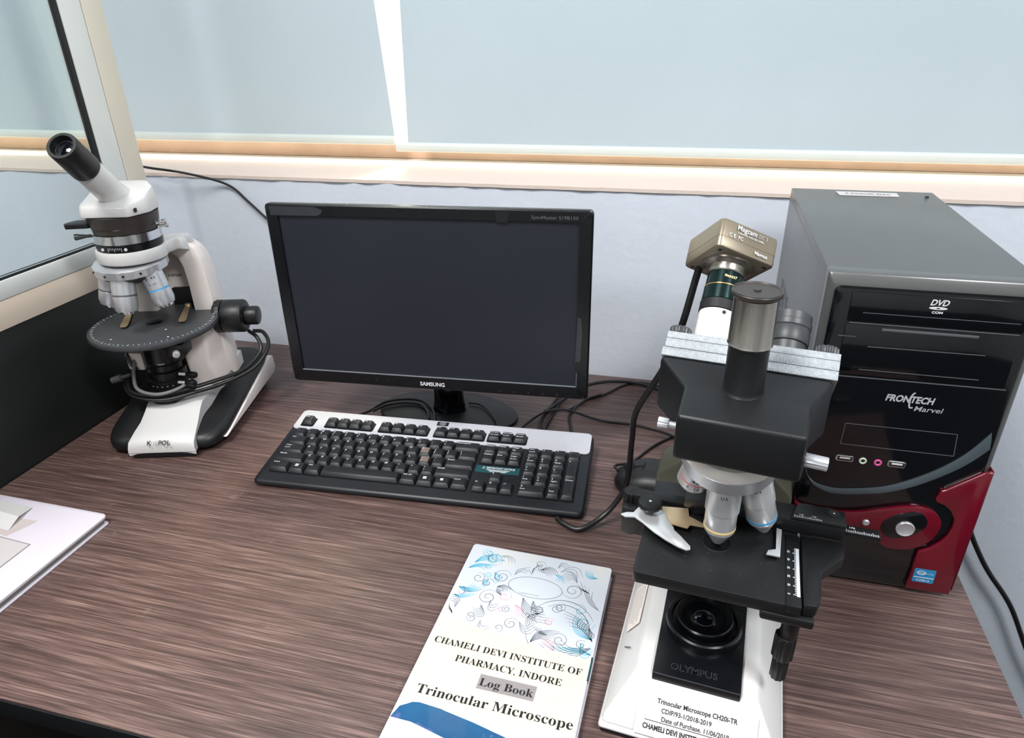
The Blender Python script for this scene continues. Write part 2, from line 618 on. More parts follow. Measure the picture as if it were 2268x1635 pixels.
    def out(s, name, mats, parent=None, angle=32, smooth=True):
        me = bpy.data.meshes.new(name)
        s.bm.to_mesh(me)
        s.bm.free()
        for m in (mats if isinstance(mats, (list, tuple)) else [mats]):
            me.materials.append(M[m] if isinstance(m, str) else m)
        if smooth:
            me.polygons.foreach_set('use_smooth', [True] * len(me.polygons))
            me.set_sharp_from_angle(angle=math.radians(angle))
        o = bpy.data.objects.new(name, me)
        COL.objects.link(o)
        if parent:
            o.parent = parent
        return o


def tag(o, label, cat, group=None):
    o['label'] = label
    o['category'] = cat
    if group:
        o['group'] = group
    return o


def thing(name, label, cat, loc, yaw=0.0, group=None):
    o = bpy.data.objects.new(name, None)
    o.empty_display_size = 0.02
    COL.objects.link(o)
    o.location = loc
    o.rotation_euler = (0, 0, math.radians(yaw))
    return tag(o, label, cat, group)


def structure(o):
    o['kind'] = 'structure'
    return o


def rrect(x0, y0, x1, y1, r, n=5):
    out = []
    for cx, cy, a0 in ((x1 - r, y0 + r, -90), (x1 - r, y1 - r, 0), (x0 + r, y1 - r, 90), (x0 + r, y0 + r, 180)):
        for k in range(n + 1):
            a = math.radians(a0 + 90 * k / n)
            out.append((cx + r * math.cos(a), cy + r * math.sin(a)))
    return out


# ================================================================== the room
SILL = 0.332
g = G(); g.b2((-2.6, -3.6, -0.80), (2.4, 0.5, -0.76)); structure(g.out('floor', 'floor'))
g = G(); g.b2((-2.6, -3.6, 2.2), (2.4, 0.5, 2.25)); structure(g.out('ceiling', 'ceiling'))
g = G()
g.b2((-2.6, 0, -0.76), (2.4, 0.27, SILL - 0.006))
g.b2((-2.6, 0, 1.55), (2.4, 0.27, 2.2))
g.b2((-2.6, 0, SILL - 0.006), (-2.3, 0.27, 1.55))
g.b2((2.1, 0, SILL - 0.006), (2.4, 0.27, 1.55))
structure(g.out('wall_back', 'wall'))
g = G(); g.b2((-2.65, -3.6, -0.76), (-2.6, 0.27, 2.2)); structure(g.out('wall_left', 'room'))
g = G(); g.b2((2.4, -3.6, -0.76), (2.45, 0.27, 2.2)); structure(g.out('wall_right', 'room'))
g = G(); g.b2((-2.6, -3.65, -0.76), (2.4, -3.6, 2.2)); structure(g.out('wall_front', 'room'))

# plastered sill with a slightly ragged, chipped front edge
rr = random.Random(3)
front = []
x = -2.29
while x < 2.09:
    front.append((x, -0.003 + rr.uniform(-0.0012, 0.0012) + (0.0028 if rr.random() < 0.06 else 0)))
    x += rr.uniform(0.010, 0.026)
poly = front + [(2.09, 0.21), (-2.29, 0.21)]
g = G(); g.prism(poly, SILL - 0.0055, SILL)
structure(g.out('trim_1', 'sill', angle=20))

# window behind the blinds
win = bpy.data.objects.new('window_1', None)
COL.objects.link(win); structure(win)
g = G()
g.b2((-2.3, 0.205, SILL), (2.1, 0.25, SILL + 0.032), 0.003)
g.b2((-2.3, 0.205, 1.50), (2.1, 0.25, 1.55), 0.003)
for xx in (-2.3, -1.2, 0.95, 2.05):
    g.b2((xx, 0.206, SILL + 0.03), (xx + 0.05, 0.249, 1.51), 0.003)
structure(g.out('window_frame', 'frame_wood', win))
g = G(); g.b2((-2.29, 0.226, SILL + 0.02), (2.09, 0.230, 1.52)); structure(g.out('window_glass', 'glass', win))


def blind(x0, x1, skew_l, skew_r, y, zb, xb0, xb1, label, wav):
    t = thing('roller_blind', label, 'blind', (0, y, 0), 0, 'roller blinds over the window')
    bm = bmesh.new()
    nx, nz = 90, 16
    V = []
    for j in range(nz + 1):
        f = j / nz
        row = []
        for i in range(nx + 1):
            e = i / nx
            xx = (x0 - skew_l * f) * (1 - e) + (x1 - skew_r * f) * e
            yy = 0.0022 * math.sin(xx * 23 + wav) * (0.5 + 0.5 * f) + 0.0015 * math.sin(xx * 51 + 2 * wav)
            row.append(bm.verts.new((xx, yy * f, zb + 0.014 + f * (1.47 - zb))))
        V.append(row)
    for j in range(nz):
        for i in range(nx):
            bm.faces.new((V[j][i], V[j][i + 1], V[j + 1][i + 1], V[j + 1][i]))
    gg = G(); gg._merge(bm, None, 0)
    gg.out('fabric', 'blind', t, angle=180)
    gg = G()
    prof = [(-0.0065, 0.0035), (-0.0065, 0.0125), (-0.005, 0.0155), (-0.001, 0.0172), (0.002, 0.0172), (0.0055, 0.0150), (0.0065, 0.011), (0.0065, 0.004), (0.004, 0.0008), (-0.004, 0.0008)]
    gg.loft([[(xb0, p[0], zb + p[1]) for p in prof], [(xb1, p[0], zb + p[1]) for p in prof]])
    bar = gg.out('bottom_bar', 'bar', t, angle=50)
    for xx, d in ((xb0, -0.002), (xb1, 0.002)):
        gg = G()
        gg.loft([[(xx, p[0] * 1.02, zb + p[1]) for p in prof], [(xx + d, p[0] * 0.9, zb + p[1]) for p in prof]])
        gg.out('end_cap', 'white', bar)
    gg = G(); gg.cyl(0.02, x0, x1, frame((0, 0, 1.485), (0, 1, 0), (1, 0, 0)), seg=24)
    gg.out('roller_tube', 'bar', t)
    return t


blind(-2.25, -0.374, 0.0, 0.075, 0.152, 0.3655, -2.25, -0.374, 'pale grey roller blind left of the bright gap, its bottom bar slightly higher', 0.6)
blind(-0.345, 2.05, -0.03, 0.0, 0.144, 0.3555, -0.366, 2.05, 'wide pale grey roller blind right of the bright gap, behind the monitor and tower', 2.1)

# glazed partition at the left end of the desk
PX = -0.72
t = thing('desk_partition', 'office partition left of desk: dark panel, white rail, cream post and clear glass', 'partition', (PX, -0.5, -0.76))
o = Vector((PX, -0.5, -0.76))


def P_(a, b, name, m, bev=0.0015, par=None):
    gg = G(); gg.b2(Vector(a) - o, Vector(b) - o, bev)
    return gg.out(name, m, par or t)


P_((PX - 0.016, -1.30, -0.76), (PX - 0.002, -0.107, 0.202), 'panel', 'panel_dark')
P_((PX - 0.014, -1.30, 0.2025), (PX - 0.0005, -0.147, 0.2412), 'lower_rail', 'alu_peach')
P_((PX - 0.014, -1.30, 0.2418), (PX + 0.0005, -0.1475, 0.2665), 'upper_rail', 'alu_white')
P_((PX - 0.0125, -1.30, 0.2666), (PX - 0.002, -0.1898, 0.2700), 'glazing_seal', 'gasket', 0.0005)
P_((PX - 0.020, -0.1875, 0.2668), (PX, -0.1478, 1.6), 'post', 'alu_white')
P_((PX - 0.026, -0.1465, 0.2024), (PX + 0.001, -0.1072, 1.6), 'wall_post', 'alu_cream')
P_((PX - 0.0075, -0.1975, 0.2702), (PX - 0.002, -0.1877, 1.6), 'post_seal', 'gasket', 0.001)
P_((PX - 0.0070, -1.30, 0.2702), (PX - 0.0030, -0.1977, 1.6), 'glass_pane', 'glass', 0)

# ================================================================== desk
t = thing('desk', 'dark brown wood-grain office desk carrying all the equipment', 'desk', (-0.1, -0.4, -0.76))
o = Vector((-0.1, -0.4, -0.76))
DX0, DX1, DY = PX + 0.001, 0.507, -0.789
P_((DX0, DY, -0.025), (DX1, -0.001, 0), 'desktop', 'wood', 0.001)
P_((DX0, DY - 0.0022, -0.0255), (DX1, DY - 0.0001, -0.0012), 'edge_band', 'black', 0.0006)
P_((DX1 - 0.03, DY + 0.03, -0.76), (DX1 - 0.008, -0.02, -0.0252), 'side_panel', 'dark_brown')
P_((DX0 + 0.008, DY + 0.03, -0.76), (DX0 + 0.03, -0.02, -0.0252), 'side_panel', 'dark_brown')
P_((DX0 + 0.031, -0.20, -0.60), (DX1 - 0.031, -0.18, -0.0252), 'modesty_panel', 'black')


# ================================================================== polarising microscope, left
t = thing('polarising_microscope', 'white and black polarising microscope with one angled eyepiece and round grey stage', 'microscope', (-0.597, -0.303, 0), 16)


def base_ring(inset, zf, dz=0.0):
    out = []
    for px, py in rrect(-0.5, -0.5, 0.5, 0.5, 0.16, 5):
        y = 0.027 + py * (0.256 - 2 * inset)
        f = (y + 0.1) / 0.256
        hw = 0.083 + 0.010 * f - inset
        x = 0.0165 + px * 2 * (hw + 0.0035)
        out.append((x, y, (0.026 + 0.036 * max(0, f)) * zf + dz))
    return out


g = G()
g.loft([base_ring(0.006, 0, 0.004), base_ring(0.0, 0, 0.010), base_ring(0.0, 1, -0.010), base_ring(0.003, 1, -0.004), base_ring(0.009, 1, 0.0)])
base = g.out('base', 'black_soft', t, angle=50)
for xx, yy in ((-0.04, -0.07), (0.08, -0.07), (-0.045, 0.12), (0.09, 0.12)):
    g = G(); g.cyl(0.012, 0, 0.0065, mv(xx, yy, 0), seg=20); g.out('rubber_foot', 'gasket', base)
g = G(); g.b2((-0.022, -0.1115, 0.0005), (0.070, -0.07, 0.012), 0.003)
g.out('front_foot', 'gasket', base)
# pale wedge along the right flank
g = G()
A0, A1 = Vector((0.1035, -0.083, 0)), Vector((0.1140, 0.150, 0))
dn = (A1 - A0).normalized()
Mx = frame(A0, dn, (dn.y, -dn.x, 0))
# local x along the flank, local y up
g.prism([(0.004, 0.0135), (0.225, 0.013), (0.232, 0.020), (0.229, 0.043), (0.222, 0.047)], -0.004, 0.0035, 0.0015, Mx @ Matrix.Identity(4))
g.out('side_trim', 'ivory', t, angle=40)

# white tongue running up from the front edge
prof = [(-0.1125, 0.010, -0.037, 0.060), (-0.1130, 0.022, -0.037, 0.060), (-0.1085, 0.0300, -0.0365, 0.059), (-0.092, 0.0360, -0.035, 0.057),
        (-0.070, 0.0430, -0.032, 0.054), (-0.052, 0.0520, -0.031, 0.052), (-0.040, 0.0585, -0.031, 0.052), (-0.02, 0.061, -0.033, 0.055), (0.02, 0.064, -0.040, 0.068), (0.06, 0.074, -0.046, 0.080), (0.10, 0.08, -0.046, 0.082)]
g = G()
rings = []
for y, z, a, b in prof:
    a, b = a + 0.0115, b + 0.0115 * (1 if y < 0 else 0)
    r = []
    for k in range(9):
        e = k / 8
        r.append((a + (b - a) * e, y, z - 0.004 * abs(2 * e - 1) ** 6))
    r += [(b + 0.001, y, 0.0105), (a - 0.001, y, 0.0105)]
    rings.append(r)
rings[0] = [(p[0], p[1], min(p[2], 0.0105)) for p in rings[0]]
g.loft(rings)
g.text('K', 0.0095, frame((0.0085, -0.1095 - 0.0006, 0.0292), (1, 0, 0), (0, -0.75, 0.66)) @ mv(0, -0.0065, 0.0022), 1, 'c', bold=0.02)
g.text('POL', 0.0095, frame((0.0305, -0.1095 - 0.0006, 0.0292), (1, 0, 0), (0, -0.75, 0.66)) @ mv(0, -0.0065, 0.0022), 1, 'c', bold=0.02)
g.text('III', 0.0095, frame((0.0175, -0.1095 - 0.0006, 0.0292), (1, 0, 0), (0, -0.75, 0.66)) @ mv(0, -0.0065, 0.0022), 2, 'c', sy=0.9)
tongue = g.out('front_cover', ['white', 'ink', 'hilite'], t, angle=50)

# arm: arched column with a recessed front
OUT = [(0.086, 0.055), (0.081, 0.108), (0.0765, 0.165), (0.0765, 0.19), (0.0750, 0.232), (0.0715, 0.258), (0.0655, 0.276), (0.055, 0.288), (0.038, 0.2945), (0.015, 0.2965)]
outl = OUT + [(0.03 - a, b) for a, b in OUT[-2::-1]]
INN = [(0.044, 0.10), (0.0435, 0.18), (0.0435, 0.215), (0.0415, 0.242), (0.036, 0.257), (0.027, 0.265), (0.015, 0.267)]
innr = INN + [(0.03 - a, b) for a, b in INN[-2::-1]]
FY = frame((0, 0, 0), (1, 0, 0), (0, -1, 0))   # local x = x, local y = z, local z = -y
g = G()
back = [(0.015 + (a - 0.015) * 0.74, b * (1 - 0.10 * min(1, b / 0.2))) for a, b in outl]
frontl = [(0.015 + (a - 0.015) * 0.97, b * (1 - 0.035 * min(1, b / 0.2))) for a, b in outl]
g.prism(back, -0.125, -0.082, 0.006, FY, 0, 2, frontl)
rim = outl + innr[::-1]
g.prism([(0.015 + (a - 0.015) * 0.97, b * (1 - 0.035 * min(1, b / 0.2))) for a, b in outl] + innr[::-1], -0.0825, -0.050, 0.003, FY, 0, 2, [(0.015 + (a - 0.015) * 0.985, b * (1 - 0.02 * min(1, b / 0.2))) for a, b in outl] + innr[::-1])
g.text('3187504', 0.0062, FY @ mv(0.011, 0.2165, -0.0815), 1, width=0.022, bold=0.01)
arm = g.out('arm', ['ivory', 'ink'], t, angle=40)
g = G(); g.prism(rrect(0.002, 0.150, 0.036, 0.199, 0.004), -0.084, -0.0765, 0.001, FY)
g.out('recess_cover', 'black', arm)

# carrier above the turret
pc = [(0.047 * math.sin(a), 0.0 - 0.047 * math.cos(a)) for a in [math.radians(v) for v in range(-110, 111, 10)]] + [(0.060, 0.062), (-0.030, 0.062)]
g = G(); g.prism(pc, 0.2735, 0.2925, 0.004)
g.loft([[(-0.028, 0.03, 0.275), (0.058, 0.03, 0.275), (0.056, 0.03, 0.2915), (-0.026, 0.03, 0.2915)], [(-0.03, 0.075, 0.26), (0.062, 0.075, 0.26), (0.055, 0.075, 0.287), (-0.026, 0.075, 0.287)]], bev=0.003)
g.out('nosepiece_carrier', 'white', t, angle=40)

# turret and objectives
MT = mv(-0.0045, -0.006, 0.2735) @ rx(5)
g = G()
g.lathe([(0.046, 0.0), (0.0497, -0.002), (0.0497, -0.0125), (0.047, -0.0145)], MT, 0, 96, 0.0009, 3)
g.lathe([(0.046, -0.0135), (0.041, -0.020), (0.026, -0.029), (0, -0.030)], MT, 1, 48)
for a in (-52, -18, 12, 38):
    aa = math.radians(a)
    g.cyl(0.0016, -0.002, 0.0008, MT @ frame((0.0497 * math.sin(aa), -0.0497 * math.cos(aa), -0.007), (0, 0, 1), (math.sin(aa), -math.cos(aa), 0)), 2, seg=12)
tur = g.out('revolving_nosepiece', ['satin', 'stage_grey', 'ink'], t, angle=35)


def objective(parent, Mo, r, L, ringm, letters=None, name='objective', mats=('satin', 'chrome', 'lens', 'ink'), cone=False):
    gg = G()
    if cone:
        pr = [(r * 0.7, 0.004), (r, 0.002), (r, -L * 0.40), (r * 0.93, -L * 0.41), (r * 0.93, -L * 0.74), (r * 0.90, -L * 0.76)]
        tip = [(r * 0.9, -L * 0.76), (r * 0.34, -L * 0.985), (r * 0.30, -L)]
    else:
        pr = [(r * 0.7, 0.004), (r, 0.002), (r, -L * 0.46), (r * 0.97, -L * 0.47), (r * 0.97, -L * 0.50), (r, -L * 0.51), (r, -L * 0.80), (r * 0.86, -L * 0.93)]
        tip = [(r * 0.86, -L * 0.93), (r * 0.62, -L * 0.94), (r * 0.60, -L)]
    gg.lathe(pr, Mo, 0, 40)
    gg.lathe(tip, Mo, 1, 40)
    gg.cyl(r * 0.26 if cone else r * 0.4, -L * 1.004, -L * 0.99, Mo, 2, seg=20)
    if letters:
        for i, (s, sz, zz) in enumerate(letters):
            for k, ch in enumerate(s):
                a = math.radians(-90 + (k - (len(s) - 1) / 2) * math.degrees(sz * 0.78 / r))
                if ch != ' ':
                    gg.text(ch, sz, Mo @ frame((r * 1.006 * math.cos(a), r * 1.006 * math.sin(a), zz * L), (-math.sin(a), math.cos(a), 0), (math.cos(a), math.sin(a), 0)), 3, bold=0.015)
    oo = gg.out(name, list(mats), parent, angle=30)
    gg = G()
    zr = -L * (0.70 if cone else 0.49)
    rr_ = r * (0.935 if cone else 0.985)
    gg.lathe([(rr_, zr - 0.0011), (rr_ * 1.012, zr - 0.0008), (rr_ * 1.012, zr + 0.0008), (rr_, zr + 0.0011)], Mo, 0, 40)
    gg.out('colour_ring', ringm, oo)
    return oo


for az, rr_, L, rm, le in ((-4, 0.0160, 0.052, 'line', None), (68, 0.0158, 0.052, 'blue_ring', [('A 40', 0.005, -0.16), ('0.65', 0.0035, -0.32)]), (-68, 0.0155, 0.050, 'line', None), (160, 0.0150, 0.046, 'line', [('P A', 0.004, -0.2)])):
    a = math.radians(az)
    d = Vector((math.sin(a), -math.cos(a), 0))
    p = Vector((-0.0045, -0.006, 0.2580)) + d * (0.0285 if az < 50 or az > 100 else 0.0335)
    p.z += -0.0875 * (p.y + 0.006) * -1
    ax = (Vector((0, 0.04, -1)) + d * 0.26).normalized()
    side = Vector((0, 0, 1)).cross(d)
    zax = -ax
    toward = Vector((0.25, -1, 0))
    yx = -(toward - zax * toward.dot(zax)).normalized()
    xx_ = yx.cross(zax)
    objective(tur, frame(p, xx_, zax), rr_, L, rm, le)

# intermediate tube
g = G(); g.lathe([(0.040, 0.2908), (0.0435, 0.2923), (0.0440, 0.3023), (0.043, 0.3033)], None, 0, 56)
for a in (-25, 18):
    aa = math.radians(a)
    g.cyl(0.0021, -0.001, 0.0012, frame((0.044 * math.sin(aa), -0.044 * math.cos(aa), 0.2973), (0, 0, 1), (math.sin(aa), -math.cos(aa), 0)), 1, seg=14)
for k in range(9):
    aa = math.radians(-13 + 3 * k)
    g.box((0, 0.0002 if k % 4 else -0.001, 0.00015), (0.0005, 0.003 if k % 4 else 0.005, 0.0003), 0, frame((0.0440 * math.sin(aa), -0.0440 * math.cos(aa), 0.2983), (math.cos(aa), math.sin(aa), 0), (math.sin(aa), -math.cos(aa), 0)), 1)
g.out('vernier_ring', ['gloss_dim', 'print'], t)
g = G(); g.lathe([(0.042, 0.3030), (0.0445, 0.3036), (0.0445, 0.3153), (0.042, 0.3163)], None, 0, 56)
g.out('chrome_ring', 'chrome', t)
g = G(); g.lathe([(0.041, 0.3158), (0.0425, 0.3168), (0.0430, 0.3233), (0.0445, 0.3248), (0.0465, 0.3400), (0.044, 0.3412)], None, 0, 56)
g.out('analyser_housing', 'dark_brown', t)
g = G(); g.prism([(-0.070, -0.026), (-0.065, -0.033), (-0.035, -0.03), (-0.035, 0.0), (-0.062, -0.006), (-0.068, -0.016)], 0.3248, 0.3313, 0.001)
g.out('analyser_slider', 'black', t)
g = G(); g.lathe([(0.0022, 0), (0.0022, 0.008), (0.0045, 0.021), (0.0042, 0.023)], frame((-0.039, -0.018, 0.3118), (0, 1, 0), (-0.96, -0.28, 0)), 0, 16)
g.out('lever', 'stage_grey', t)
for zz, yy in ((0.3173, 0.004), (0.3233, 0.0)):
    g = G(); Ms = frame((0.043, yy, zz), (0, 1, 0), (0.97, 0.2, 0.1))
    g.cyl(0.0022, 0, 0.010, Ms, seg=14); g.cyl(0.0038, 0.009, 0.014, Ms, bev=0.0006, seg=18, knurl=0.0004)
    g.out('locking_screw', 'chrome', t)

# head with the slanting tube
pb = [(-0.040, -0.036), (-0.034, -0.044), (0.030, -0.044), (0.047, -0.014), (0.046, 0.018), (0.030, 0.038), (-0.024, 0.038), (-0.041, 0.020)]
tp = [(a * 0.93, b * 0.93, 0.3565 + (b + 0.044) / 0.082 * 0.021) for a, b in pb]
g = G(); g.prism(pb, 0.3412, 0.36, 0.0035, None, 0, 2, tp)
g.b2((0.0355, -0.036, 0.347), (0.0375, -0.031, 0.352), 0, None, 1)
head = g.out('head', ['white', 'ink'], t, angle=35)
ME = frame((0, 0.000, 0.357), (1, 0, 0), (0, -0.735, 0.678))
g = G(); g.lathe([(0.0215, 0.0), (0.0185, 0.020), (0.0180, 0.082), (0.017, 0.084)], ME, 0, 40)
g.out('eyepiece_tube', 'white', head)
g = G(); g.lathe([(0.0190, 0.078), (0.0192, 0.081), (0.0188, 0.112), (0.0186, 0.126), (0.0178, 0.1275), (0.0142, 0.1275), (0.0120, 0.122), (0.0118, 0.120)], ME, 0, 44)
for s, zz, ww in (('12X', 0.095, 0.009), ('18mm', 0.089, 0.011)):
    for k, ch in enumerate(s):
        a = math.radians(-62 + k * 12)
        g.text(ch, 0.0042, ME @ frame((0.01925 * math.cos(a), 0.01925 * math.sin(a), zz), (-math.sin(a), math.cos(a), 0), (math.cos(a), math.sin(a), 0)), 1)
ep = g.out('eyepiece', ['black', 'print_dim'], head)
g = G(); g.lathe([(0.0119, 0.1195), (0.008, 0.1212), (0, 0.122)], ME, 0, 32)
g.out('eye_lens', 'lens', ep)

# round stage
SM = mv(0.001, 0.003, 0)
g = G()
g.lathe([(0.012, 0.166), (0.012, 0.1700), (0.0125, 0.1708), (0.030, 0.1708), (0.0302, 0.1704), (0.0308, 0.1704), (0.031, 0.1708), (0.0885, 0.1708), (0.0905, 0.1700), (0.0912, 0.1675), (0.0912, 0.1640), (0.090, 0.1625), (0.050, 0.1615), (0.012, 0.166)], SM, 0, 96)
for k in range(72):
    a = 2 * PI * k / 72
    g.box((0, 0.0845, 0.17095), (0.0006 if k % 2 else 0.0009, 0.0025 if k % 2 else 0.0036, 0.0003), 0, SM @ rz(math.degrees(a)), 1)
for xx, yy in ((-0.035, -0.062), (0.045, -0.058), (0.03, -0.03)):
    g.cyl(0.0015, 0.1705, 0.1711, SM @ mv(xx, yy, 0), 1, seg=12)
stage = g.out('rotating_stage', ['stage_grey', 'print'], t, angle=40)
g = G(); g.cyl(0.0125, 0.1655, 0.1662, SM, seg=32); g.out('stage_opening', 'ink', stage)
for p, q in (((-0.055, 0.050), (-0.034, -0.020)), ((0.028, 0.066), (0.046, -0.004))):
    P0_, P1_ = Vector((*p, 0)), Vector((*q, 0))
    d = (P1_ - P0_)
    g = G(); Mc = frame((p[0], p[1], 0.1735), d, (0, 0, 1))
    L = d.length
    g.prism([(0, -0.0035), (L * 0.9, -0.0055), (L, -0.004), (L, 0.004), (L * 0.9, 0.0055), (0, 0.0035)], -0.0004, 0.0006, 0, Mc)
    g.cyl(0.0048, -0.0028, 0.0026, Mc, bev=0.0008, seg=20)
    g.out('stage_clip', 'tan', stage)
g = G(); g.lathe([(0.058, 0.163), (0.050, 0.150), (0.034, 0.146), (0.03, 0.14)], SM, 0, 48)
g.out('stage_bearing', 'black', t)
g = G(); g.b2((0.040, -0.062, 0.140), (0.066, -0.030, 0.160), 0.003); g.b2((0.030, -0.040, 0.125), (0.050, -0.015, 0.15), 0.003)
br = g.out('stage_lock', 'black', t)
g = G(); Ms = frame((0.056, -0.062, 0.150), (1, 0, 0), (0.35, -0.94, 0)); g.cyl(0.0028, -0.002, 0.006, Ms, seg=14); g.cyl(0.0050, 0.005, 0.013, Ms, bev=0.001, seg=20)
g.out('lock_screw', 'satin', br)
g = G()
g.loft([[(0.036, 0.0, 0.060), (0.080, 0.004, 0.060), (0.082, 0.06, 0.060), (0.036, 0.06, 0.060)], [(0.034, -0.002, 0.100), (0.070, 0.0, 0.100), (0.076, 0.06, 0.100), (0.034, 0.06, 0.100)], [(0.032, 0.0, 0.130), (0.073, 0.0, 0.130), (0.076, 0.06, 0.130), (0.032, 0.06, 0.130)], [(0.030, 0.0, 0.158), (0.074, 0.0, 0.158), (0.076, 0.055, 0.158), (0.030, 0.055, 0.158)]], bev=0.006, seg=3)
g.out('stage_bracket', 'ivory', t, angle=50)
g = G(); g.prism([(-0.050, -0.012), (-0.022, -0.016), (-0.022, 0.05), (-0.042, 0.05)], 0.098, 0.128, 0.004)
g.out('condenser_bracket', 'ivory', t, angle=40)

# condenser and lamp house
CM = mv(0.010, -0.012, 0)
g = G(); g.lathe([(0.026, 0.150), (0.027, 0.146), (0.027, 0.117), (0.0235, 0.113), (0.0235, 0.104), (0.0275, 0.102), (0.0275, 0.090)], CM, 0, 44)
for k in range(3):
    a = math.radians(-70 - 7 * k)
    g.box((0, 0, 0), (0.003, 0.0016, 0.0006), 0, CM @ frame((0.0272 * math.cos(a), 0.0272 * math.sin(a), 0.119), (-math.sin(a), math.cos(a), 0), (math.cos(a), math.sin(a), 0)), 1)
g.out('condenser', ['gloss_dim', 'print_mid'], t)
g = G(); g.lathe([(0.027, 0.091), (0.031, 0.089), (0.031, 0.074), (0.034, 0.072), (0.0345, 0.060), (0.036, 0.056)], CM, 0, 44)
for k in range(5):
    a = math.radians(-60 - 14 * k)
    g.box((0, 0, 0), (0.002, 0.0012, 0.0006), 0, CM @ frame((0.0312 * math.cos(a), 0.0312 * math.sin(a), 0.083), (-math.sin(a), math.cos(a), 0), (math.cos(a), math.sin(a), 0)), 1)
g.out('lamp_house', ['black', 'print_mid'], t)
for zz, yy in ((0.098, -0.030), (0.088, -0.038)):
    g = G(); Ms = frame((0.035, yy, zz), (0, 1, 0), (0.9, -0.35, 0.1)); g.cyl(0.0022, 0, 0.018, Ms, 1, seg=12); g.cyl(0.0050, 0.016, 0.032, Ms, 0, bev=0.001, seg=20)
    g.out('centring_screw', ['black', 'print'], t)
g = G(); g.lathe([(0.003, 0), (0.003, 0.014), (0.0058, 0.015), (0.0050, 0.030)], frame((-0.038, -0.03, 0.100), (0, 1, 0), (-0.95, -0.1, -0.28)), 0, 18)
g.out('condenser_lever', 'stage_grey', t)
g = G(); g.ring(0.016, 0.0028, 0, CM @ mv(-0.050, 0.01, 0.112) @ ry(70)); g.out('filter_holder', 'stage_grey', t)

# focus knobs
for s in (1,):
    MK = frame((0.015, 0.055, 0.157), (0, 0, 1), (s, 0, 0))
    g = G()
    g.cyl(0.0262, 0.060, 0.071, MK, 0, bev=0.001, seg=72, knurl=0.0012, kn=3)
    g.cyl(0.0262, 0.0715, 0.105, MK, 0, bev=0.003, seg=48)
    for k in range(10):
        a = 2 * PI * k / 10
        g.cyl(0.0017, 0.1045, 0.1053, MK @ mv(0.019 * math.cos(a), 0.019 * math.sin(a), 0), 1, seg=10)
    ck = g.out('coarse_focus_knob', ['black_soft', 'print_dim'], t, angle=35)
    g = G(); g.cyl(0.0150, 0.104, 0.126, MK, 0, bev=0.003, seg=40); g.out('fine_focus_knob', 'black_soft', ck)

# mains lead looped round the lamp house
g = G()
g.tube([(0.124, 0.060, 0.128), (0.140, 0.062, 0.124), (0.148, 0.050, 0.105), (0.132, 0.020, 0.083), (0.098, -0.012, 0.074), (0.060, -0.040, 0.072), (0.015, -0.056, 0.068), (-0.030, -0.050, 0.072), (-0.055, -0.024, 0.080), (-0.058, 0.006, 0.084), (-0.045, 0.030, 0.084)], 0.0031)
g.tube([(0.115, 0.066, 0.126), (0.130, 0.058, 0.116), (0.136, 0.044, 0.098), (0.116, 0.012, 0.082), (0.080, -0.022, 0.080), (0.040, -0.046, 0.078), (0.0, -0.056, 0.076), (-0.036, -0.046, 0.079), (-0.052, -0.012, 0.088), (-0.05, 0.02, 0.092)], 0.0031)
g.out('power_lead', 'cable', t)
g = G()
g.tube([(-0.036, -0.012, 0.116), (-0.034, -0.030, 0.098), (-0.022, -0.050, 0.084), (0.010, -0.058, 0.079), (0.042, -0.048, 0.085), (0.060, -0.030, 0.098)], 0.0026)
g.out('lamp_lead', 'cable_grey', t)


# ================================================================== trinocular microscope, right
t = thing('trinocular_microscope', 'white-based trinocular microscope with black head in right foreground', 'microscope', (0.224, -0.600, 0), -5)
# stepped base
lo = [(-0.0775, -0.099), (0.0775, -0.099), (0.0775, 0.150), (-0.0775, 0.150)]
hi = [(-0.051, -0.0605, 0.047), (0.051, -0.0605, 0.047), (0.053, 0.140, 0.047), (-0.053, 0.140, 0.047)]
g = G()
g.prism(lo, 0.006, 0.05, 0.005, None, 0, 3, [(-0.0765, -0.0975, 0.012), (0.0765, -0.0975, 0.012), (0.0765, 0.149, 0.012), (-0.0765, 0.149, 0.012)])
g.prism([(-0.0765, -0.0975, 0.0115), (0.0765, -0.0975, 0.0115), (0.0765, 0.149, 0.0115), (-0.0765, 0.149, 0.0115)], 0, 0, 0.004, None, 0, 3, hi)
base = g.out('base', 'white', t, angle=60)
g = G(); g.b2((-0.0755, -0.097, 0.0), (0.0755, 0.147, 0.007), 0.002); g.out('rubber_foot', 'gasket', base)
# institute label on the sloping front
Msl = frame((0, -0.0980, 0.0118), (1, 0, 0), (0, -(0.047 - 0.0118), 0.0370))
g = G()
g.prism(rrect(-0.046, 0.0015, 0.054, 0.0385, 0.001), 0.0009, 0.0013, 0, Msl)
for s, yy, sz, ww, bo in (('Trinocular Microscope CH20i-TR', 0.0290, 0.0056, 0.067, 0.022), ('CDIP/93-1/2018-2019', 0.0220, 0.0054, 0.042, 0.016), ('Date of Purchase. 11/06/2018', 0.0153, 0.0054, 0.056, 0.016), ('CHAMELI DEVI INSTITUTE OF PHARMACY', 0.0070, 0.0058, 0.086, 0.035)):
    g.text(s, sz, Msl @ mv(0.004 if ww > 0.05 else -0.004, yy, 0.0015), 1, width=ww, bold=bo)
g.b2((-0.038, 0.0137, 0.00132), (0.048, 0.0142, 0.0015), 0, Msl, 1)
g.out('label', ['sticker', 'ink'], base)
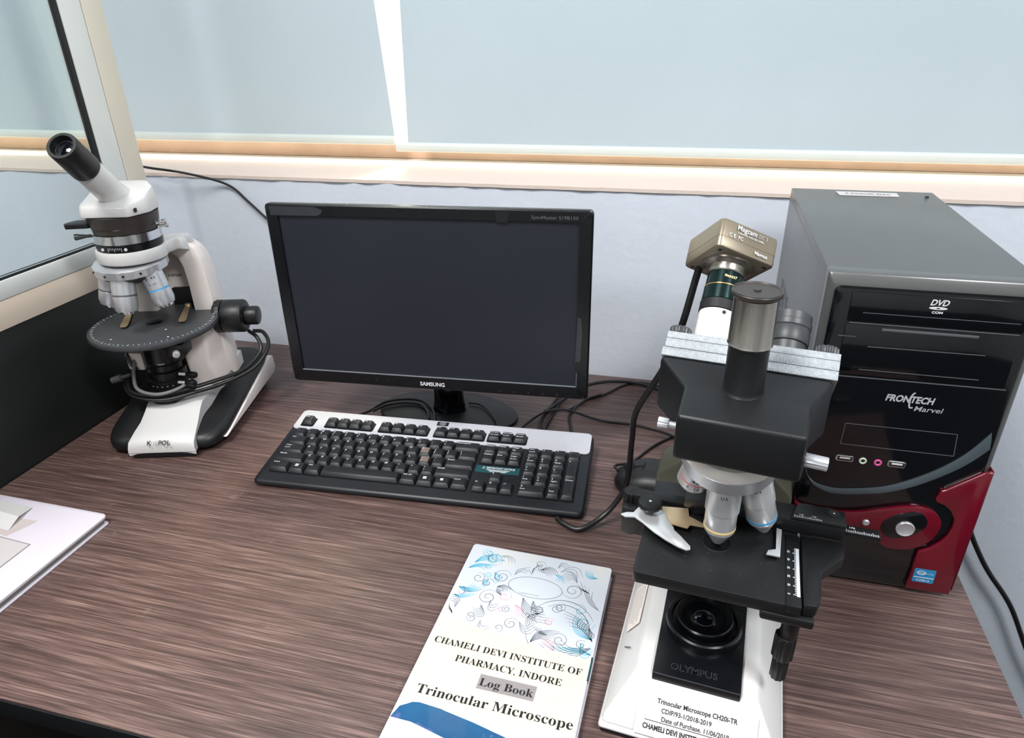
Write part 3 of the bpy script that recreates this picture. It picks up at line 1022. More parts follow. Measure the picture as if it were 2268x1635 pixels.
# old label on the left flank
Mfl = frame((-0.0768, 0.06, 0.0118), (0, -1, 0), (-0.0352, 0, 0.0235))
g = G(); g.prism(rrect(0.0, 0.012, 0.060, 0.033, 0.001), 0.0006, 0.0009, 0, Mfl)
rr = random.Random(5)
for k in range(7):
    L = rr.uniform(0.035, 0.054)
    g.b2((0.003, 0.0140 + k * 0.0026, 0.00092), (0.003 + L, 0.0144 + k * 0.0026, 0.0011), 0, Mfl, 1)
g.out('flank_label', ['ivory', 'hilite'], base)
g = G(); g.box((0, 0, 0), (0.013, 0.0009, 0.0006), 0, Mfl @ mv(0.085, 0.022, 0.0009) @ rz(58)); g.out('scratch', 'stage_grey', base)
# black top plate, light collector
g = G()
g.prism([(-0.0375, -0.0640), (0.0375, -0.0640), (0.0390, 0.100), (-0.0390, 0.100)], 0.0415, 0.0515, 0.0012)
g.text('OLYMPUS', 0.0100, mv(-0.003, -0.0545, 0.0518), 1, width=0.041, bold=0.012)
g.text('OLYMPUS', 0.0100, mv(-0.003, -0.0545, 0.05205), 0, width=0.041, bold=-0.014)
g.b2((-0.037, -0.0632, 0.0514), (0.037, -0.0628, 0.0518), 0, None, 1)
plate = g.out('top_plate', ['gloss_dim', 'print_dim'], base)
g = G()
g.lathe([(0.0345, 0.051), (0.0352, 0.053), (0.0340, 0.060), (0.0325, 0.0612), (0.0300, 0.0612), (0.0290, 0.058), (0.0265, 0.058), (0.0262, 0.066), (0.0250, 0.0672), (0.0215, 0.0672), (0.0200, 0.062), (0.0120, 0.060), (0.011, 0.0605)], mv(0, 0.003, 0), 0, 56)
col = g.out('light_collector', 'gloss_dim', base, angle=30)
g = G(); g.lathe([(0.0115, 0.0600), (0.008, 0.0625), (0, 0.0635)], mv(0, 0.003, 0), 0, 32); g.out('collector_lens', 'lens', col)
g = G(); g.ring(0.0095, 0.0006, 0.0618, mv(0, 0.003, 0)); g.out('lens_ring', 'stage_grey', col)
# arm
g = G()
g.loft([[(-0.066, 0.100, 0.04), (0.066, 0.100, 0.04), (0.066, 0.150, 0.04), (-0.066, 0.150, 0.04)],
        [(-0.066, 0.100, 0.146), (0.066, 0.100, 0.146), (0.066, 0.150, 0.146), (-0.066, 0.150, 0.146)],
        [(-0.036, 0.100, 0.175), (0.036, 0.100, 0.175), (0.036, 0.150, 0.175), (-0.036, 0.150, 0.175)],
        [(-0.032, 0.085, 0.245), (0.032, 0.085, 0.245), (0.032, 0.145, 0.25), (-0.032, 0.145, 0.25)],
        [(-0.032, 0.040, 0.250), (0.032, 0.040, 0.250), (0.032, 0.120, 0.262), (-0.032, 0.120, 0.262)]], bev=0.004)
arm = g.out('arm', 'olive', t, angle=40)
for s in (1, -1):
    MK = frame((s * 0.066, 0.125, 0.075), (0, 0, 1), (s, 0, 0))
    g = G(); g.cyl(0.021, 0, 0.016, MK, 0, bev=0.002, seg=60, knurl=0.0008); g.cyl(0.011, 0.016, 0.030, MK, 0, bev=0.002, seg=40, knurl=0.0006)
    g.out('focus_knob', 'black', arm)

# stage
g = G()
g.prism(rrect(-0.0625, -0.0565, 0.0680, 0.078, 0.004), 0.1435, 0.1550, 0.0012)
g.ring(0.0120, 0.0005, 0.1550, mv(0.001, 0.001, 0), 1)
g.cyl(0.0118, 0.1549, 0.1552, mv(0.001, 0.001, 0), 2, seg=40)
rr = random.Random(8)
for k in range(26):
    g.cyl(rr.uniform(0.0002, 0.0005), 0.15495, 0.1552, mv(rr.uniform(-0.055, 0.055), rr.uniform(-0.05, 0.02), 0), 3, seg=8)
stage = g.out('stage', ['black_soft', 'ink', 'gloss_dim', 'print_dim'], t)
# Y travel: slide, scale, bracket
g = G(); g.b2((0.0575, -0.0575, 0.1485), (0.0690, 0.030, 0.1562), 0.0006); g.out('stage_slide', 'black', stage)
g = G()
g.b2((0.0655, -0.046, 0.1562), (0.0680, 0.012, 0.15665), 0, None, 0)
for k in range(29):
    g.b2((0.0642 if k % 5 else 0.0628, -0.0448 + k * 0.002, 0.1562), (0.0656, -0.0442 + k * 0.002, 0.15655), 0, None, 0)
for k in range(6):
    g.text('%d0' % k if k else '0', 0.0030, mv(0.0606, -0.0445 + k * 0.0102, 0.1564) @ rz(90), 0, bold=0.02)
g.out('travel_scale', 'print', stage)
g = G()
g.prism([(0.0700, -0.054), (0.0800, -0.053), (0.0840, -0.040), (0.0850, -0.012), (0.1035, 0.012), (0.1055, 0.032), (0.0700, 0.032)], 0.1455, 0.1570, 0.0016)
g.prism([(0.0700, -0.050), (0.0790, -0.049), (0.0830, -0.020), (0.0700, -0.020)], 0.128, 0.147, 0.002)
g.out('slide_bracket', 'black', stage)
g = G()
g.b2((0.040, -0.058, 0.136), (0.080, -0.020, 0.1445), 0.002)
g.cyl(0.0070, 0.110, 0.137, mv(0.0660, -0.043, 0), 0, bev=0.001)
g.out('drive_housing', 'black', stage)
g = G()
g.cyl(0.0088, 0.086, 0.112, mv(0.0645, -0.043, 0), 0, bev=0.002, seg=48, knurl=0.0008, kn=2)
g.cyl(0.0068, 0.062, 0.0865, mv(0.0645, -0.043, 0), 0, bev=0.002, seg=40, knurl=0.0006, kn=2)
g.out('travel_knob', 'black', stage)
# X travel: guide bar and scale
g = G()
g.b2((-0.032, 0.034, 0.1560), (0.1045, 0.056, 0.1700), 0.0012)
g.b2((-0.080, 0.040, 0.1500), (-0.030, 0.052, 0.1600), 0.0012)
g.prism([(0.060, 0.0335), (0.1045, 0.0335), (0.1045, 0.054), (0.066, 0.056)], 0.1700, 0.1735, 0.0010)
g.prism(rrect(0.0615, 0.0345, 0.0855, 0.0400, 0.0026), 0.1733, 0.1737, 0, None, 1)
for k in range(18):
    g.b2((0.0622 + k * 0.00128, 0.0338, 0.1736), (0.0626 + k * 0.00128, 0.0358 if k % 5 else 0.0366, 0.1739), 0, None, 2)
g.text('130', 0.0026, mv(0.068, 0.0370, 0.1740), 2); g.text('140', 0.0026, mv(0.0785, 0.0370, 0.1740), 2)
g.cyl(0.0050, 0.1734, 0.1741, mv(0.095, 0.048, 0), 1, seg=24); g.cyl(0.0007, 0.1740, 0.1744, mv(0.095, 0.048, 0), 2, seg=10)
bar = g.out('guide_bar', ['black_soft', 'ink', 'print'], stage)
g = G()
g.b2((0.100, 0.0385, 0.1600), (0.1335, 0.0490, 0.1640), 0.0004)
for k in range(19):
    g.b2((0.1060 + k * 0.0014, 0.0390, 0.1640), (0.1065 + k * 0.0014, 0.0415 if k % 5 else 0.0428, 0.1643), 0, None, 1)
g.text('170', 0.0034, mv(0.111, 0.0440, 0.1644), 1, bold=0.02)
g.out('scale_bar', ['black', 'print'], bar)
g = G()
g.cyl(0.0090, 0.1120, 0.1350, mv(-0.081, 0.048, 0), 0, bev=0.001, seg=40)
g.cyl(0.0092, 0.1355, 0.1590, mv(-0.081, 0.048, 0), 0, bev=0.001, seg=48, knurl=0.0012, kn=2)
g.b2((-0.088, 0.030, 0.120), (-0.060, 0.044, 0.150), 0.002)
g.out('guide_knob', 'black', bar)
# slide clip
g = G(); g.cyl(0.0108, 0.1685, 0.1740, mv(-0.0605, 0.0165, 0), 0, bev=0.0012, seg=40); g.cyl(0.0012, 0.1739, 0.1743, mv(-0.0605, 0.0165, 0), 1, seg=12)
g.cyl(0.004, 0.156, 0.172, mv(-0.0605, 0.0165, 0), 0, seg=16)
clip = g.out('slide_clip', ['black_soft', 'print'], stage)
g = G(); g.prism([(-0.0845, 0.0035), (-0.080, 0.0010), (-0.0715, 0.0030), (-0.064, -0.0020), (-0.052, -0.0125), (-0.041, -0.0195), (-0.0300, -0.0250), (-0.0225, -0.0270), (-0.0195, -0.0250), (-0.0200, -0.0215), (-0.0290, -0.0110), (-0.0360, -0.0040), (-0.0365, -0.0010), (-0.0430, 0.0080), (-0.0470, 0.0180), (-0.0560, 0.0230), (-0.0700, 0.0200), (-0.0740, 0.0090), (-0.0800, 0.0075)], 0.1625, 0.1640, 0.0003)
g.out('clip_finger', 'bright_steel', clip)
g = G(); g.prism([(-0.0510, 0.0290), (-0.0275, 0.0335), (-0.0255, 0.0225), (-0.0110, 0.0150), (0.0100, 0.0165), (0.0100, 0.0115), (-0.0230, 0.0105), (-0.0250, 0.0050), (-0.0460, 0.0070)], 0.1600, 0.1612, 0.0002)
g.out('clip_plate', 'tan', clip)
g = G(); g.prism([(0.0415, -0.0065), (0.0525, -0.0065), (0.0540, 0.0300), (0.0495, 0.0310), (0.0490, 0.0020), (0.0430, -0.0010)], 0.1585, 0.1600, 0.0002)
g.out('fixed_finger', 'bright_steel', clip)
# condenser under the stage
g = G()
g.lathe([(0.020, 0.146), (0.0285, 0.140), (0.0285, 0.1235), (0.0275, 0.1215), (0.018, 0.1190), (0.016, 0.112)], mv(0, 0.003, 0), 0, 60)
for k in range(26):
    a = math.radians(-150 + k * 4.6)
    g.box((0, 0, 0), (0.0010, 0.0050, 0.0005), 0, mv(0, 0.003, 0) @ frame((0.0286 * math.cos(a), 0.0286 * math.sin(a), 0.129), (-math.sin(a), math.cos(a), 0), (math.cos(a), math.sin(a), 0)), 1)
g.b2((-0.02, 0.02, 0.118), (0.02, 0.105, 0.138), 0.003)
g.out('condenser', ['black', 'stage_grey'], t)

# turret
AL = 16
MT = mv(0.0012, 0.0185, 0.2385) @ rx(AL)
g = G(); g.lathe([(0.030, 0.022), (0.0400, 0.021), (0.0412, 0.017), (0.0412, 0.0085), (0.0390, 0.006)], MT, 0, 64)
g.out('turret_mount', 'dirty_white', t)
g = G(); g.lathe([(0.0370, 0.0075), (0.0396, 0.0050), (0.0396, -0.0085), (0.0380, -0.0100)], MT, 0, 96, 0.0003, 1)
g.lathe([(0.0380, -0.0098), (0.034, -0.015), (0.018, -0.020), (0, -0.0205)], MT, 1, 48)
tur = g.out('revolving_nosepiece', ['satin', 'stage_grey'], t)


def turret_obj(az, r, L, rm, le, **kw):
    a = math.radians(az)
    d = Vector((math.sin(a), -math.cos(a), 0))
    loc = MT @ (d * 0.0245 + Vector((0, 0, -0.0135)))
    ax = MT.to_3x3() @ (Vector((0, 0, -1)) * math.cos(math.radians(AL)) + d * math.sin(math.radians(AL)))
    zax = -ax
    tw = Vector((0.05, -1, 0))
    yx = -(tw - zax * tw.dot(zax)).normalized()
    return objective(tur, frame(loc, yx.cross(zax), zax), r, L, rm, le, **kw)


turret_obj(0, 0.0143, 0.0600, 'yellow_ring', [('US', 0.0042, -0.10)], cone=True, mats=('bright_steel', 'bright_steel', 'lens', 'ink'))
turret_obj(64, 0.0140, 0.0620, 'blue_ring', [('PUS', 0.0042, -0.10)], cone=True, mats=('bright_steel', 'bright_steel', 'lens', 'ink'))
turret_obj(-66, 0.0140, 0.0230, 'red_ring', [('4X', 0.0045, -0.35), ('0.10', 0.0040, -0.68)])
turret_obj(180, 0.0140, 0.0550, 'line', None, cone=True)

# black trinocular head
g = G()
st = [(-0.051, -0.0375, 0.0525, 0.2665, 0.3050), (-0.010, -0.0395, 0.0530, 0.2650, 0.3085), (0.030, -0.0665, 0.0680, 0.2630, 0.3125), (0.0735, -0.0665, 0.0680, 0.2600, 0.2690)]
g.loft([[(a, y, zb), (b, y, zb), (b, y, zt), (a, y, zt)] for y, a, b, zb, zt in st], bev=0.003, seg=3)
head = g.out('head', 'black_soft', t, angle=40)
head.rotation_euler = (0, 0, math.radians(-3.5))   # the head is swivelled a little on its dovetail
S = math.sqrt(0.5)
ME = frame((0.0010, 0.0300, 0.3125), (1, 0, 0), (0, S, S))   # eyepiece axis leans away from the viewer; local y is down the slope
g = G()
g.b2((-0.0675, -0.0005, 0.0005), (0.0690, 0.0600, 0.0085), 0.0008, ME)
g.out('slide_base', 'cast', head)
for a, b, nm in ((-0.0660, -0.0010, 'left'), (0.0010, 0.0690, 'right')):
    g = G()
    g.b2((a, 0.0002, 0.0088), (b, 0.0560, 0.0170), 0.0006, ME)
    g.b2((a, 0.0010, 0.0173), (b, 0.0520, 0.0235), 0.0006, ME)
    sp = g.out('sliding_plate', 'cast', head)
    sx = -0.0570 if a < 0 else 0.0590
    g = G(); g.cyl(0.0092, 0.0237, 0.0305, ME @ mv(sx, 0.0110, 0), 0, bev=0.0008, seg=60, knurl=0.0010, kn=2)
    g.out('knurled_screw', 'stage_grey', sp)
TXL, TXR = -0.0305, 0.0290
ML = ME @ mv(TXL, 0.0230, 0.0235)
g = G(); g.lathe([(0.0165, 0), (0.0160, 0.0292), (0.0150, 0.0297)], ML, 0, 48)
g.cyl(0.0016, -0.002, 0.0004, ML @ frame((0.006, -0.0150, 0.026), (1, 0, 0), (0.35, -0.94, 0)), 1, seg=12)
g.out('eyepiece_tube', ['dirty_white', 'ink'], head)
MR = ME @ mv(TXR, 0.0230, 0.0235)
g = G(); g.cyl(0.0150, 0, 0.016, MR, 0, seg=48); g.out('eyepiece_tube', 'stage_grey', head)
g = G()
g.lathe([(0.0163, 0.010), (0.0168, 0.012), (0.0168, 0.022), (0.0163, 0.023), (0.0170, 0.0240), (0.0172, 0.0285), (0.0166, 0.0292), (0.0166, 0.0355), (0.0159, 0.0362), (0.010, 0.0362), (0, 0.0345)], MR, 0, 52)
for s, k0 in (('10X', 58),):
    for k, ch in enumerate(s):
        a = math.radians(k0 - k * 10)
        g.text(ch, 0.0040, MR @ frame((0.0168 * math.cos(a), 0.0168 * math.sin(a), 0.0330), (math.sin(a), -math.cos(a), 0), (math.cos(a), math.sin(a), 0)) @ rz(180), 1)
g.out('eyepiece', ['stage_grey', 'print_mid'], head)
# upright photo tube with its cap
MV = mv(0.0035, -0.0010, 0)
g = G(); g.lathe([(0.0185, 0.3055), (0.0160, 0.3085), (0.0150, 0.3110), (0.0150, 0.3475), (0.0143, 0.3485)], MV, 0, 48); pt = g.out('photo_tube', 'black_soft', head)
g = G(); g.lathe([(0.0150, 0.3465), (0.0166, 0.3485), (0.0160, 0.3500), (0.0157, 0.3860), (0.0150, 0.3865)], MV, 0, 52); g.out('tube_sleeve', 'brushed', pt)
g = G(); g.lathe([(0.0160, 0.3850), (0.0178, 0.3865), (0.0180, 0.3890), (0.0168, 0.3903), (0.0160, 0.3895), (0, 0.3893)], MV, 0, 52); g.cyl(0.0026, 0.389, 0.3905, MV, 0, bev=0.0005, seg=20)
g.ring(0.0172, 0.0005, 0.3900, MV, 1)
g.out('tube_cap', ['dark_brown', 'stage_grey'], pt)
# clamping screws
for p, d, r, L in (((-0.0400, -0.036, 0.2870), (-1, -0.05, 0.06), 0.0042, 0.013), ((0.0490, -0.036, 0.2790), (1, -0.02, -0.04), 0.0052, 0.0205)):
    Ms = frame(p, (0, 0, 1), d)
    g = G(); g.cyl(r * 0.6, -0.002, 0.006, Ms, seg=16); g.cyl(r, 0.0045, L, Ms, bev=0.0007, seg=28, knurl=0.0004, kn=1)
    g.out('clamp_screw', 'satin', head)

# ------------------------------------------------------------------ camera clipped on the left eyepiece tube
MW = Matrix.Translation((0.224, -0.600, 0)) @ rz(-8.5) @ ME @ mv(TXL, 0.0230, 0.0235)
oc = MW.translation.copy()
t = thing('microscope_camera', 'bronze-grey square digital camera on top of the trinocular microscope', 'camera', oc)
RC = Matrix.Translation(-oc) @ MW
g = G()
g.lathe([(0.0168, 0.0300), (0.0168, 0.0385), (0.0160, 0.0390)], RC, 1, 48)
g.lathe([(0.0160, 0.0390), (0.0164, 0.0395), (0.0160, 0.0520), (0.0153, 0.0525)], RC, 0, 48)
g.lathe([(0.0150, 0.0520), (0.0157, 0.0530), (0.0152, 0.0660), (0.0145, 0.0665)], RC, 0, 48)
g.text('FMA037', 0.0032, RC @ frame((0.006, -0.0144, 0.0590), (0.92, 0.38, 0), (0.38, -0.92, 0)), 2, bold=0.01)
ad = g.out('adapter', ['green_metal', 'gasket', 'gold_ring'], t)
g = G(); g.lathe([(0.0155, 0.0522), (0.0161, 0.0525), (0.0161, 0.0532), (0.0155, 0.0535)], RC, 0, 48); g.out('gilt_ring', 'gold_ring', ad)
g = G(); g.lathe([(0.0158, 0.0660), (0.0165, 0.0670), (0.0165, 0.0730), (0.0230, 0.0745), (0.0230, 0.0765)], RC, 0, 52); g.out('mount_flange', 'brushed', t)
RB = RC @ rz(34) @ mv(0, 0, 0.0760)


def bulge(k, z):
    out = []
    for ax_, ay_ in rrect(-1, -1, 1, 1, 0.14, 5):
        b = 0.0282 * k
        out.append((ax_ * b + 0.0012 * (1 - ay_ * ay_) * ax_, ay_ * b + 0.0012 * (1 - ax_ * ax_) * ay_, z))
    return out


g = G()
g.loft([bulge(0.94, 0), bulge(0.985, 0.001), bulge(1, 0.003), bulge(1, 0.0098), bulge(0.993, 0.0100), bulge(0.993, 0.0104), bulge(1, 0.0106), bulge(1, 0.0245), bulge(0.985, 0.0268), bulge(0.94, 0.0278)], RB)
for xx in (-1, 1):
    for yy in (-1, 1):
        g.cyl(0.0016, -0.0003, 0.0004, RB @ mv(xx * 0.0222, yy * 0.0222, 0), 1, seg=14)
FT = RB @ frame((0, -0.02955, 0), (1, 0, 0), (0, -1, 0))
g.text('Magcam', 0.0066, FT @ mv(-0.0040, 0.0200, 0.0002), 2, width=0.0190, bold=0.012)
g.text('DC 3', 0.0052, FT @ mv(0.0120, 0.0200, 0.0002), 3, width=0.0085)
g.text('3 MEGAPIXEL CMOS USB2 CAMERA', 0.0026, FT @ mv(0.0005, 0.0165, 0.0002), 2, width=0.026)
g.text('C E  FC', 0.0046, FT @ mv(-0.0135, 0.0115, 0.0002), 2, width=0.0135, bold=0.012)
g.text('Magnus', 0.0044, FT @ mv(0.0125, 0.0040, 0.0002), 2, width=0.0125, bold=0.02)
body = g.out('camera_body', ['grey_metal', 'ink', 'print', 'print_mid'], t, angle=35)
# usb lead, hanging from the camera down to the desk and under the keyboard
g = G()
pts = [(0.1900, -0.472, 0.372), (0.1860, -0.472, 0.350), (0.1778, -0.476, 0.305), (0.1644, -0.4565, 0.250), (0.1397, -0.4394, 0.187), (0.1358, -0.4203, 0.140), (0.1346, -0.4073, 0.113), (0.1333, -0.3992, 0.075), (0.1282, -0.3975, 0.046), (0.1085, -0.4083, 0.016), (0.0810, -0.4292, 0.0045), (0.0600, -0.4229, 0.0036), (0.0520, -0.4165, 0.0036), (0.0485, -0.4136, 0.0036)]
g.tube([Vector(p) - oc for p in pts], 0.0034)
g.out('usb_lead', 'cable', t)


# ================================================================== monitor
t = thing('monitor', 'black widescreen monitor switched off, on a round glossy stand', 'monitor', (-0.1606, -0.2704, 0), 4.2)
MM = mv(0, 0, 0.0884) @ rx(-0.7)
W_, H_ = 0.4437, 0.2672
g = G()
FZ = frame((0, 0, 0), (1, 0, 0), (0, -1, 0))    # local x = x, y = up, z = towards the viewer
outer = rrect(-W_ / 2, 0, W_ / 2, H_, 0.006)
bx, bt, bb = 0.0165, 0.0165, 0.0200
inner = rrect(-W_ / 2 + bx, bb, W_ / 2 - bx, H_ - bt, 0.0008)
n = len(outer)


def shrink(pts, d):
    return [(p[0] - math.copysign(d, p[0]), p[1] + (d if p[1] < H_ / 2 else -d)) for p in pts]


g.loft([[(p[0], p[1], -0.012) for p in shrink(outer, 0.001)], [(p[0], p[1], -0.010) for p in outer], [(p[0], p[1], -0.002) for p in outer], [(p[0], p[1], 0.0) for p in shrink(outer, 0.002)],
        [(p[0], p[1], 0.0) for p in shrink(inner, -0.0012)], [(p[0], p[1], -0.0032) for p in inner]], MM @ FZ, 0, cap=False)
g.text('SAMSUNG', 0.0085, MM @ FZ @ mv(-0.004, 0.0062, 0.00025), 1, width=0.037, bold=0.03)
g.text('SyncMaster S19B150', 0.0062, MM @ FZ @ mv(0.1730, 0.2555, 0.00025), 2, width=0.060, bold=0.015)
for k in range(5):
    g.b2((0.095 + k * 0.0205, 0.0052, 0.0002), (0.0985 + k * 0.0205, 0.0058, 0.0003), 0, MM @ FZ, 2)
for k in range(4):
    g.b2((-0.125 + k * 0.018, 0.0098, 0.0002), (-0.1238 + k * 0.018, 0.0108, 0.0003), 0, MM @ FZ, 2)
bez = g.out('bezel', ['gloss_dim', 'print', 'print_dim'], t, angle=40)
g = G(); g.b2((-W_ / 2 + bx, bb - 0.0006, -0.0022), (W_ / 2 - bx, bb + 0.0003, 0.0004), 0, MM @ FZ); g.b2((W_ / 2 - bx - 0.0004, bb, -0.0022), (W_ / 2 - bx + 0.0003, bb + 0.022, 0.0004), 0, MM @ FZ)
g.out('bezel_edge', 'edge_line', bez)
g = G(); g.b2((-W_ / 2 + bx - 0.001, bb - 0.001, -0.0060), (W_ / 2 - bx + 0.001, H_ - bt + 0.001, -0.0028), 0, MM @ FZ); g.out('screen', 'screen', t)
g = G()
g.prism([(-0.214, 0.2515), (-0.146, 0.2520), (-0.139, 0.2570), (-0.139, 0.2600), (-0.150, 0.2640), (-0.214, 0.2640)], 0.0002, 0.0005, 0, MM @ FZ)
g.out('peeling_tape', 'film', bez)
g = G(); g.prism([(0.2030, 0.058), (0.2100, 0.060), (0.2120, 0.10), (0.2095, 0.124), (0.2055, 0.1245)], 0.0002, 0.0005, 0, MM @ FZ)
g.out('peeling_tape', 'film', bez)
g = G(); g.prism([(0.098, 0.2505), (0.112, 0.2500), (0.116, 0.2640), (0.096, 0.2640)], 0.0002, 0.0005, 0, MM @ FZ)
g.out('peeling_tape', 'gloss', bez)
g = G()
g.loft([[(p[0], p[1], -0.0118) for p in shrink(outer, 0.001)], [(p[0], p[1], -0.020) for p in shrink(outer, 0.008)], [(p[0] * 0.7, H_ / 2 + (p[1] - H_ / 2) * 0.7, -0.046) for p in outer], [(p[0] * 0.62, H_ / 2 + (p[1] - H_ / 2) * 0.62, -0.050) for p in outer]], MM @ FZ)
g.out('back_shell', 'black', t, angle=40)
# stand: in world terms disc centre (-0.172,-0.190)
R_ = rz(-4.2)
sc = R_ @ (Vector((-0.1740, -0.1900, 0)) - Vector((-0.1606, -0.2704, 0)))
g = G()
g.lathe([(1.0, 0.0), (1.005, 0.002), (1.0, 0.0055), (0.97, 0.0075), (0.5, 0.0110), (0, 0.0125)], mv(sc.x, sc.y, 0) @ R_ @ Matrix.Diagonal((0.1150, 0.0640, 1, 1)), 0, 72)
st = g.out('stand_base', 'black_soft', t, angle=40)
g = G()
g.loft([[(0.030 * c, 0.020 * s, z) for c, s in [(math.cos(2 * PI * k / 32), math.sin(2 * PI * k / 32)) for k in range(32)]] for z in (0.008,)] + [[(q * math.cos(2 * PI * k / 32), q * 0.62 * math.sin(2 * PI * k / 32), z) for k in range(32)] for q, z in ((0.0270, 0.013), (0.0245, 0.03), (0.0235, 0.06), (0.0235, 0.16))], mv(sc.x + 0.004, sc.y - 0.004, 0))
g.out('stand_neck', 'gloss', t, angle=40)

# ================================================================== keyboard
KW, KD = 0.457, 0.165
t = thing('keyboard', 'black full-size keyboard with silver top strip in front of the monitor', 'keyboard', (-0.1516, -0.3397, 0), 3.45)
SL = math.atan2(0.0165, KD)


def kz(y):
    return 0.0105 + (y + KD / 2) / KD * 0.0165


MKB = frame((0, 0, kz(0)), (1, 0, 0), (0, -math.sin(SL), math.cos(SL)))   # deck plane
g = G()


def kring(r, inset, z):
    return [(p[0], p[1], z if z is not None else 0) for p in rrect(-KW / 2 + inset, -KD / 2 + inset, KW / 2 - inset, KD / 2 - inset, r)]


bot = kring(0.007, 0.003, 0.002)
lo1 = kring(0.008, 0.0, 0.0045)
hi1 = [(p[0], p[1], kz(p[1]) - 0.004) for p in kring(0.008, 0.0, None)]
hi2 = [(p[0], p[1], kz(p[1]) - 0.001) for p in kring(0.007, 0.0015, None)]
hi3 = [(p[0], p[1], kz(p[1])) for p in kring(0.006, 0.004, None)]
g.loft([bot, lo1, hi1, hi2, hi3])
# raised rims of the key wells
X0 = -0.2143
U = 0.01905
for a, b in ((X0 - 0.002, X0 + 15 * U + 0.0015), (X0 + 15.25 * U - 0.001, X0 + 18.25 * U + 0.0015), (X0 + 18.5 * U - 0.002, X0 + 22.5 * U + 0.0015)):
    pass
kcase = g.out('case', 'kb', t, angle=45)
for xx, yy in ((-0.2, 0.07), (0.2, 0.07), (-0.2, -0.07), (0.2, -0.07)):
    g = G(); g.cyl(0.006, 0, 0.0035, mv(xx, yy, 0), seg=16)
    g.out('rubber_foot', 'gasket', kcase)
# silver strip with wells for the function keys
YF = 0.0510
g = G()
g.prism(rrect(-KW / 2 + 0.003, 0.0345, KW / 2 - 0.003, KD / 2 - 0.0012, 0.007), -0.0002, 0.0022, 0.0008, MKB)
wells = [(X0 - 0.001, X0 + U + 0.001), (X0 + 2 * U - 0.001, X0 + 6 * U + 0.001), (X0 + 6.5 * U - 0.001, X0 + 10.5 * U + 0.001), (X0 + 11 * U - 0.001, X0 + 15 * U + 0.001), (X0 + 15.25 * U - 0.001, X0 + 18.25 * U + 0.001)]
for a, b in wells:
    g.prism(rrect(a, YF - 0.0105, b, YF + 0.0105, 0.003), 0.0021, 0.0024, 0, MKB, 1)
g.prism(rrect(-0.0075, 0.0695, 0.0105, 0.0785, 0.001), 0.0022, 0.0025, 0, MKB, 1)
g.ring(0.0032, 0.00035, 0.0027, MKB @ mv(0.0015, 0.0740, 0) @ Matrix.Diagonal((1.35, 1, 1, 1)), 2)
g.text('hp', 0.0052, MKB @ mv(0.0015, 0.0728, 0.0027), 2, shear=0.25, bold=0.01)
for k, sx in enumerate((0.1640, 0.1835, 0.2025)):
    g.b2((sx - 0.0012, 0.0488, 0.0023), (sx + 0.0012, 0.0493, 0.0025), 0, MKB, 3)
    g.b2((sx - 0.0006, 0.0520, 0.0023), (sx + 0.0006, 0.0535, 0.0025), 0, MKB, 3)
g.out('silver_strip', ['silver', 'kb', 'print_mid', 'print'], t, angle=40)

LABW = 0


def keycap(name, x0, y, wu, leg, hu=1.0, worn=None, up=0.0):
    """x0 = left edge in deck coordinates, wu/hu = width/height in key units"""
    wd, hd = wu * U - 0.0012, hu * U - 0.0012
    g = G()
    cx, cy = x0 + wu * U / 2, y
    a = [(-wd / 2, -hd / 2), (wd / 2, -hd / 2), (wd / 2, hd / 2), (-wd / 2, hd / 2)]
    tx, ty0, ty1 = 0.0026, 0.0040, 0.0014
    b = [(-wd / 2 + tx, -hd / 2 + ty0), (wd / 2 - tx, -hd / 2 + ty0), (wd / 2 - tx, hd / 2 - ty1), (-wd / 2 + tx, hd / 2 - ty1)]
    hh = 0.0072
    rings = [[(p[0], p[1], 0.0003) for p in a], [(p[0] * 0.985, p[1] * 0.985, 0.0022) for p in a], [(p[0], p[1], hh + (0.0006 if p[1] > 0 else -0.0002)) for p in b]]
    Mk = MKB @ mv(cx, cy, up)
    g.loft(rings, Mk, 0, bev=0.0009, seg=2)
    if worn:
        g.prism([(p[0] * 0.9, p[1] * 0.9 + 0.0002) for p in b], hh + 0.00015, hh + 0.0006, 0, Mk, 2)
    zt = hh + 0.0008
    lx = -wd / 2 + tx + 0.0016
    ly = hd / 2 - ty1 - 0.0048
    if isinstance(leg, str):
        leg = [leg]
    for i, s in enumerate(leg):
        if not s:
            continue
        if s == 'WIN':
            for u_ in (0, 1):
                for v_ in (0, 1):
                    g.b2((-0.0024 + u_ * 0.0026, -0.001 + v_ * 0.0026, zt), (-0.0002 + u_ * 0.0026, 0.0012 + v_ * 0.0026, zt + 0.0001), 0, Mk, 1)
            continue
        if s == 'MENU':
            g.b2((-0.002, -0.001, zt), (0.002, 0.0032, zt + 0.0001), 0, Mk, 1)
            continue
        big = len(s) == 1
        sz = 0.0052 if big else 0.0034
        if len(leg) > 1 and big:
            sz = 0.0043
        wmax = wd - 2 * tx - 0.001
        wdt = None if big else min(wmax, 0.0021 * len(s))
        g.text(s, sz, Mk @ mv(lx if big else lx - 0.0004, ly - i * 0.0052 + (0.0008 if not big else 0), zt), 1, 'l', width=wdt, bold=0.012)
    return g.out(name, ['key', 'print', 'key_worn'], t, angle=40)


ROW = [0.0222, 0.00315, -0.0159, -0.03495, -0.0540]
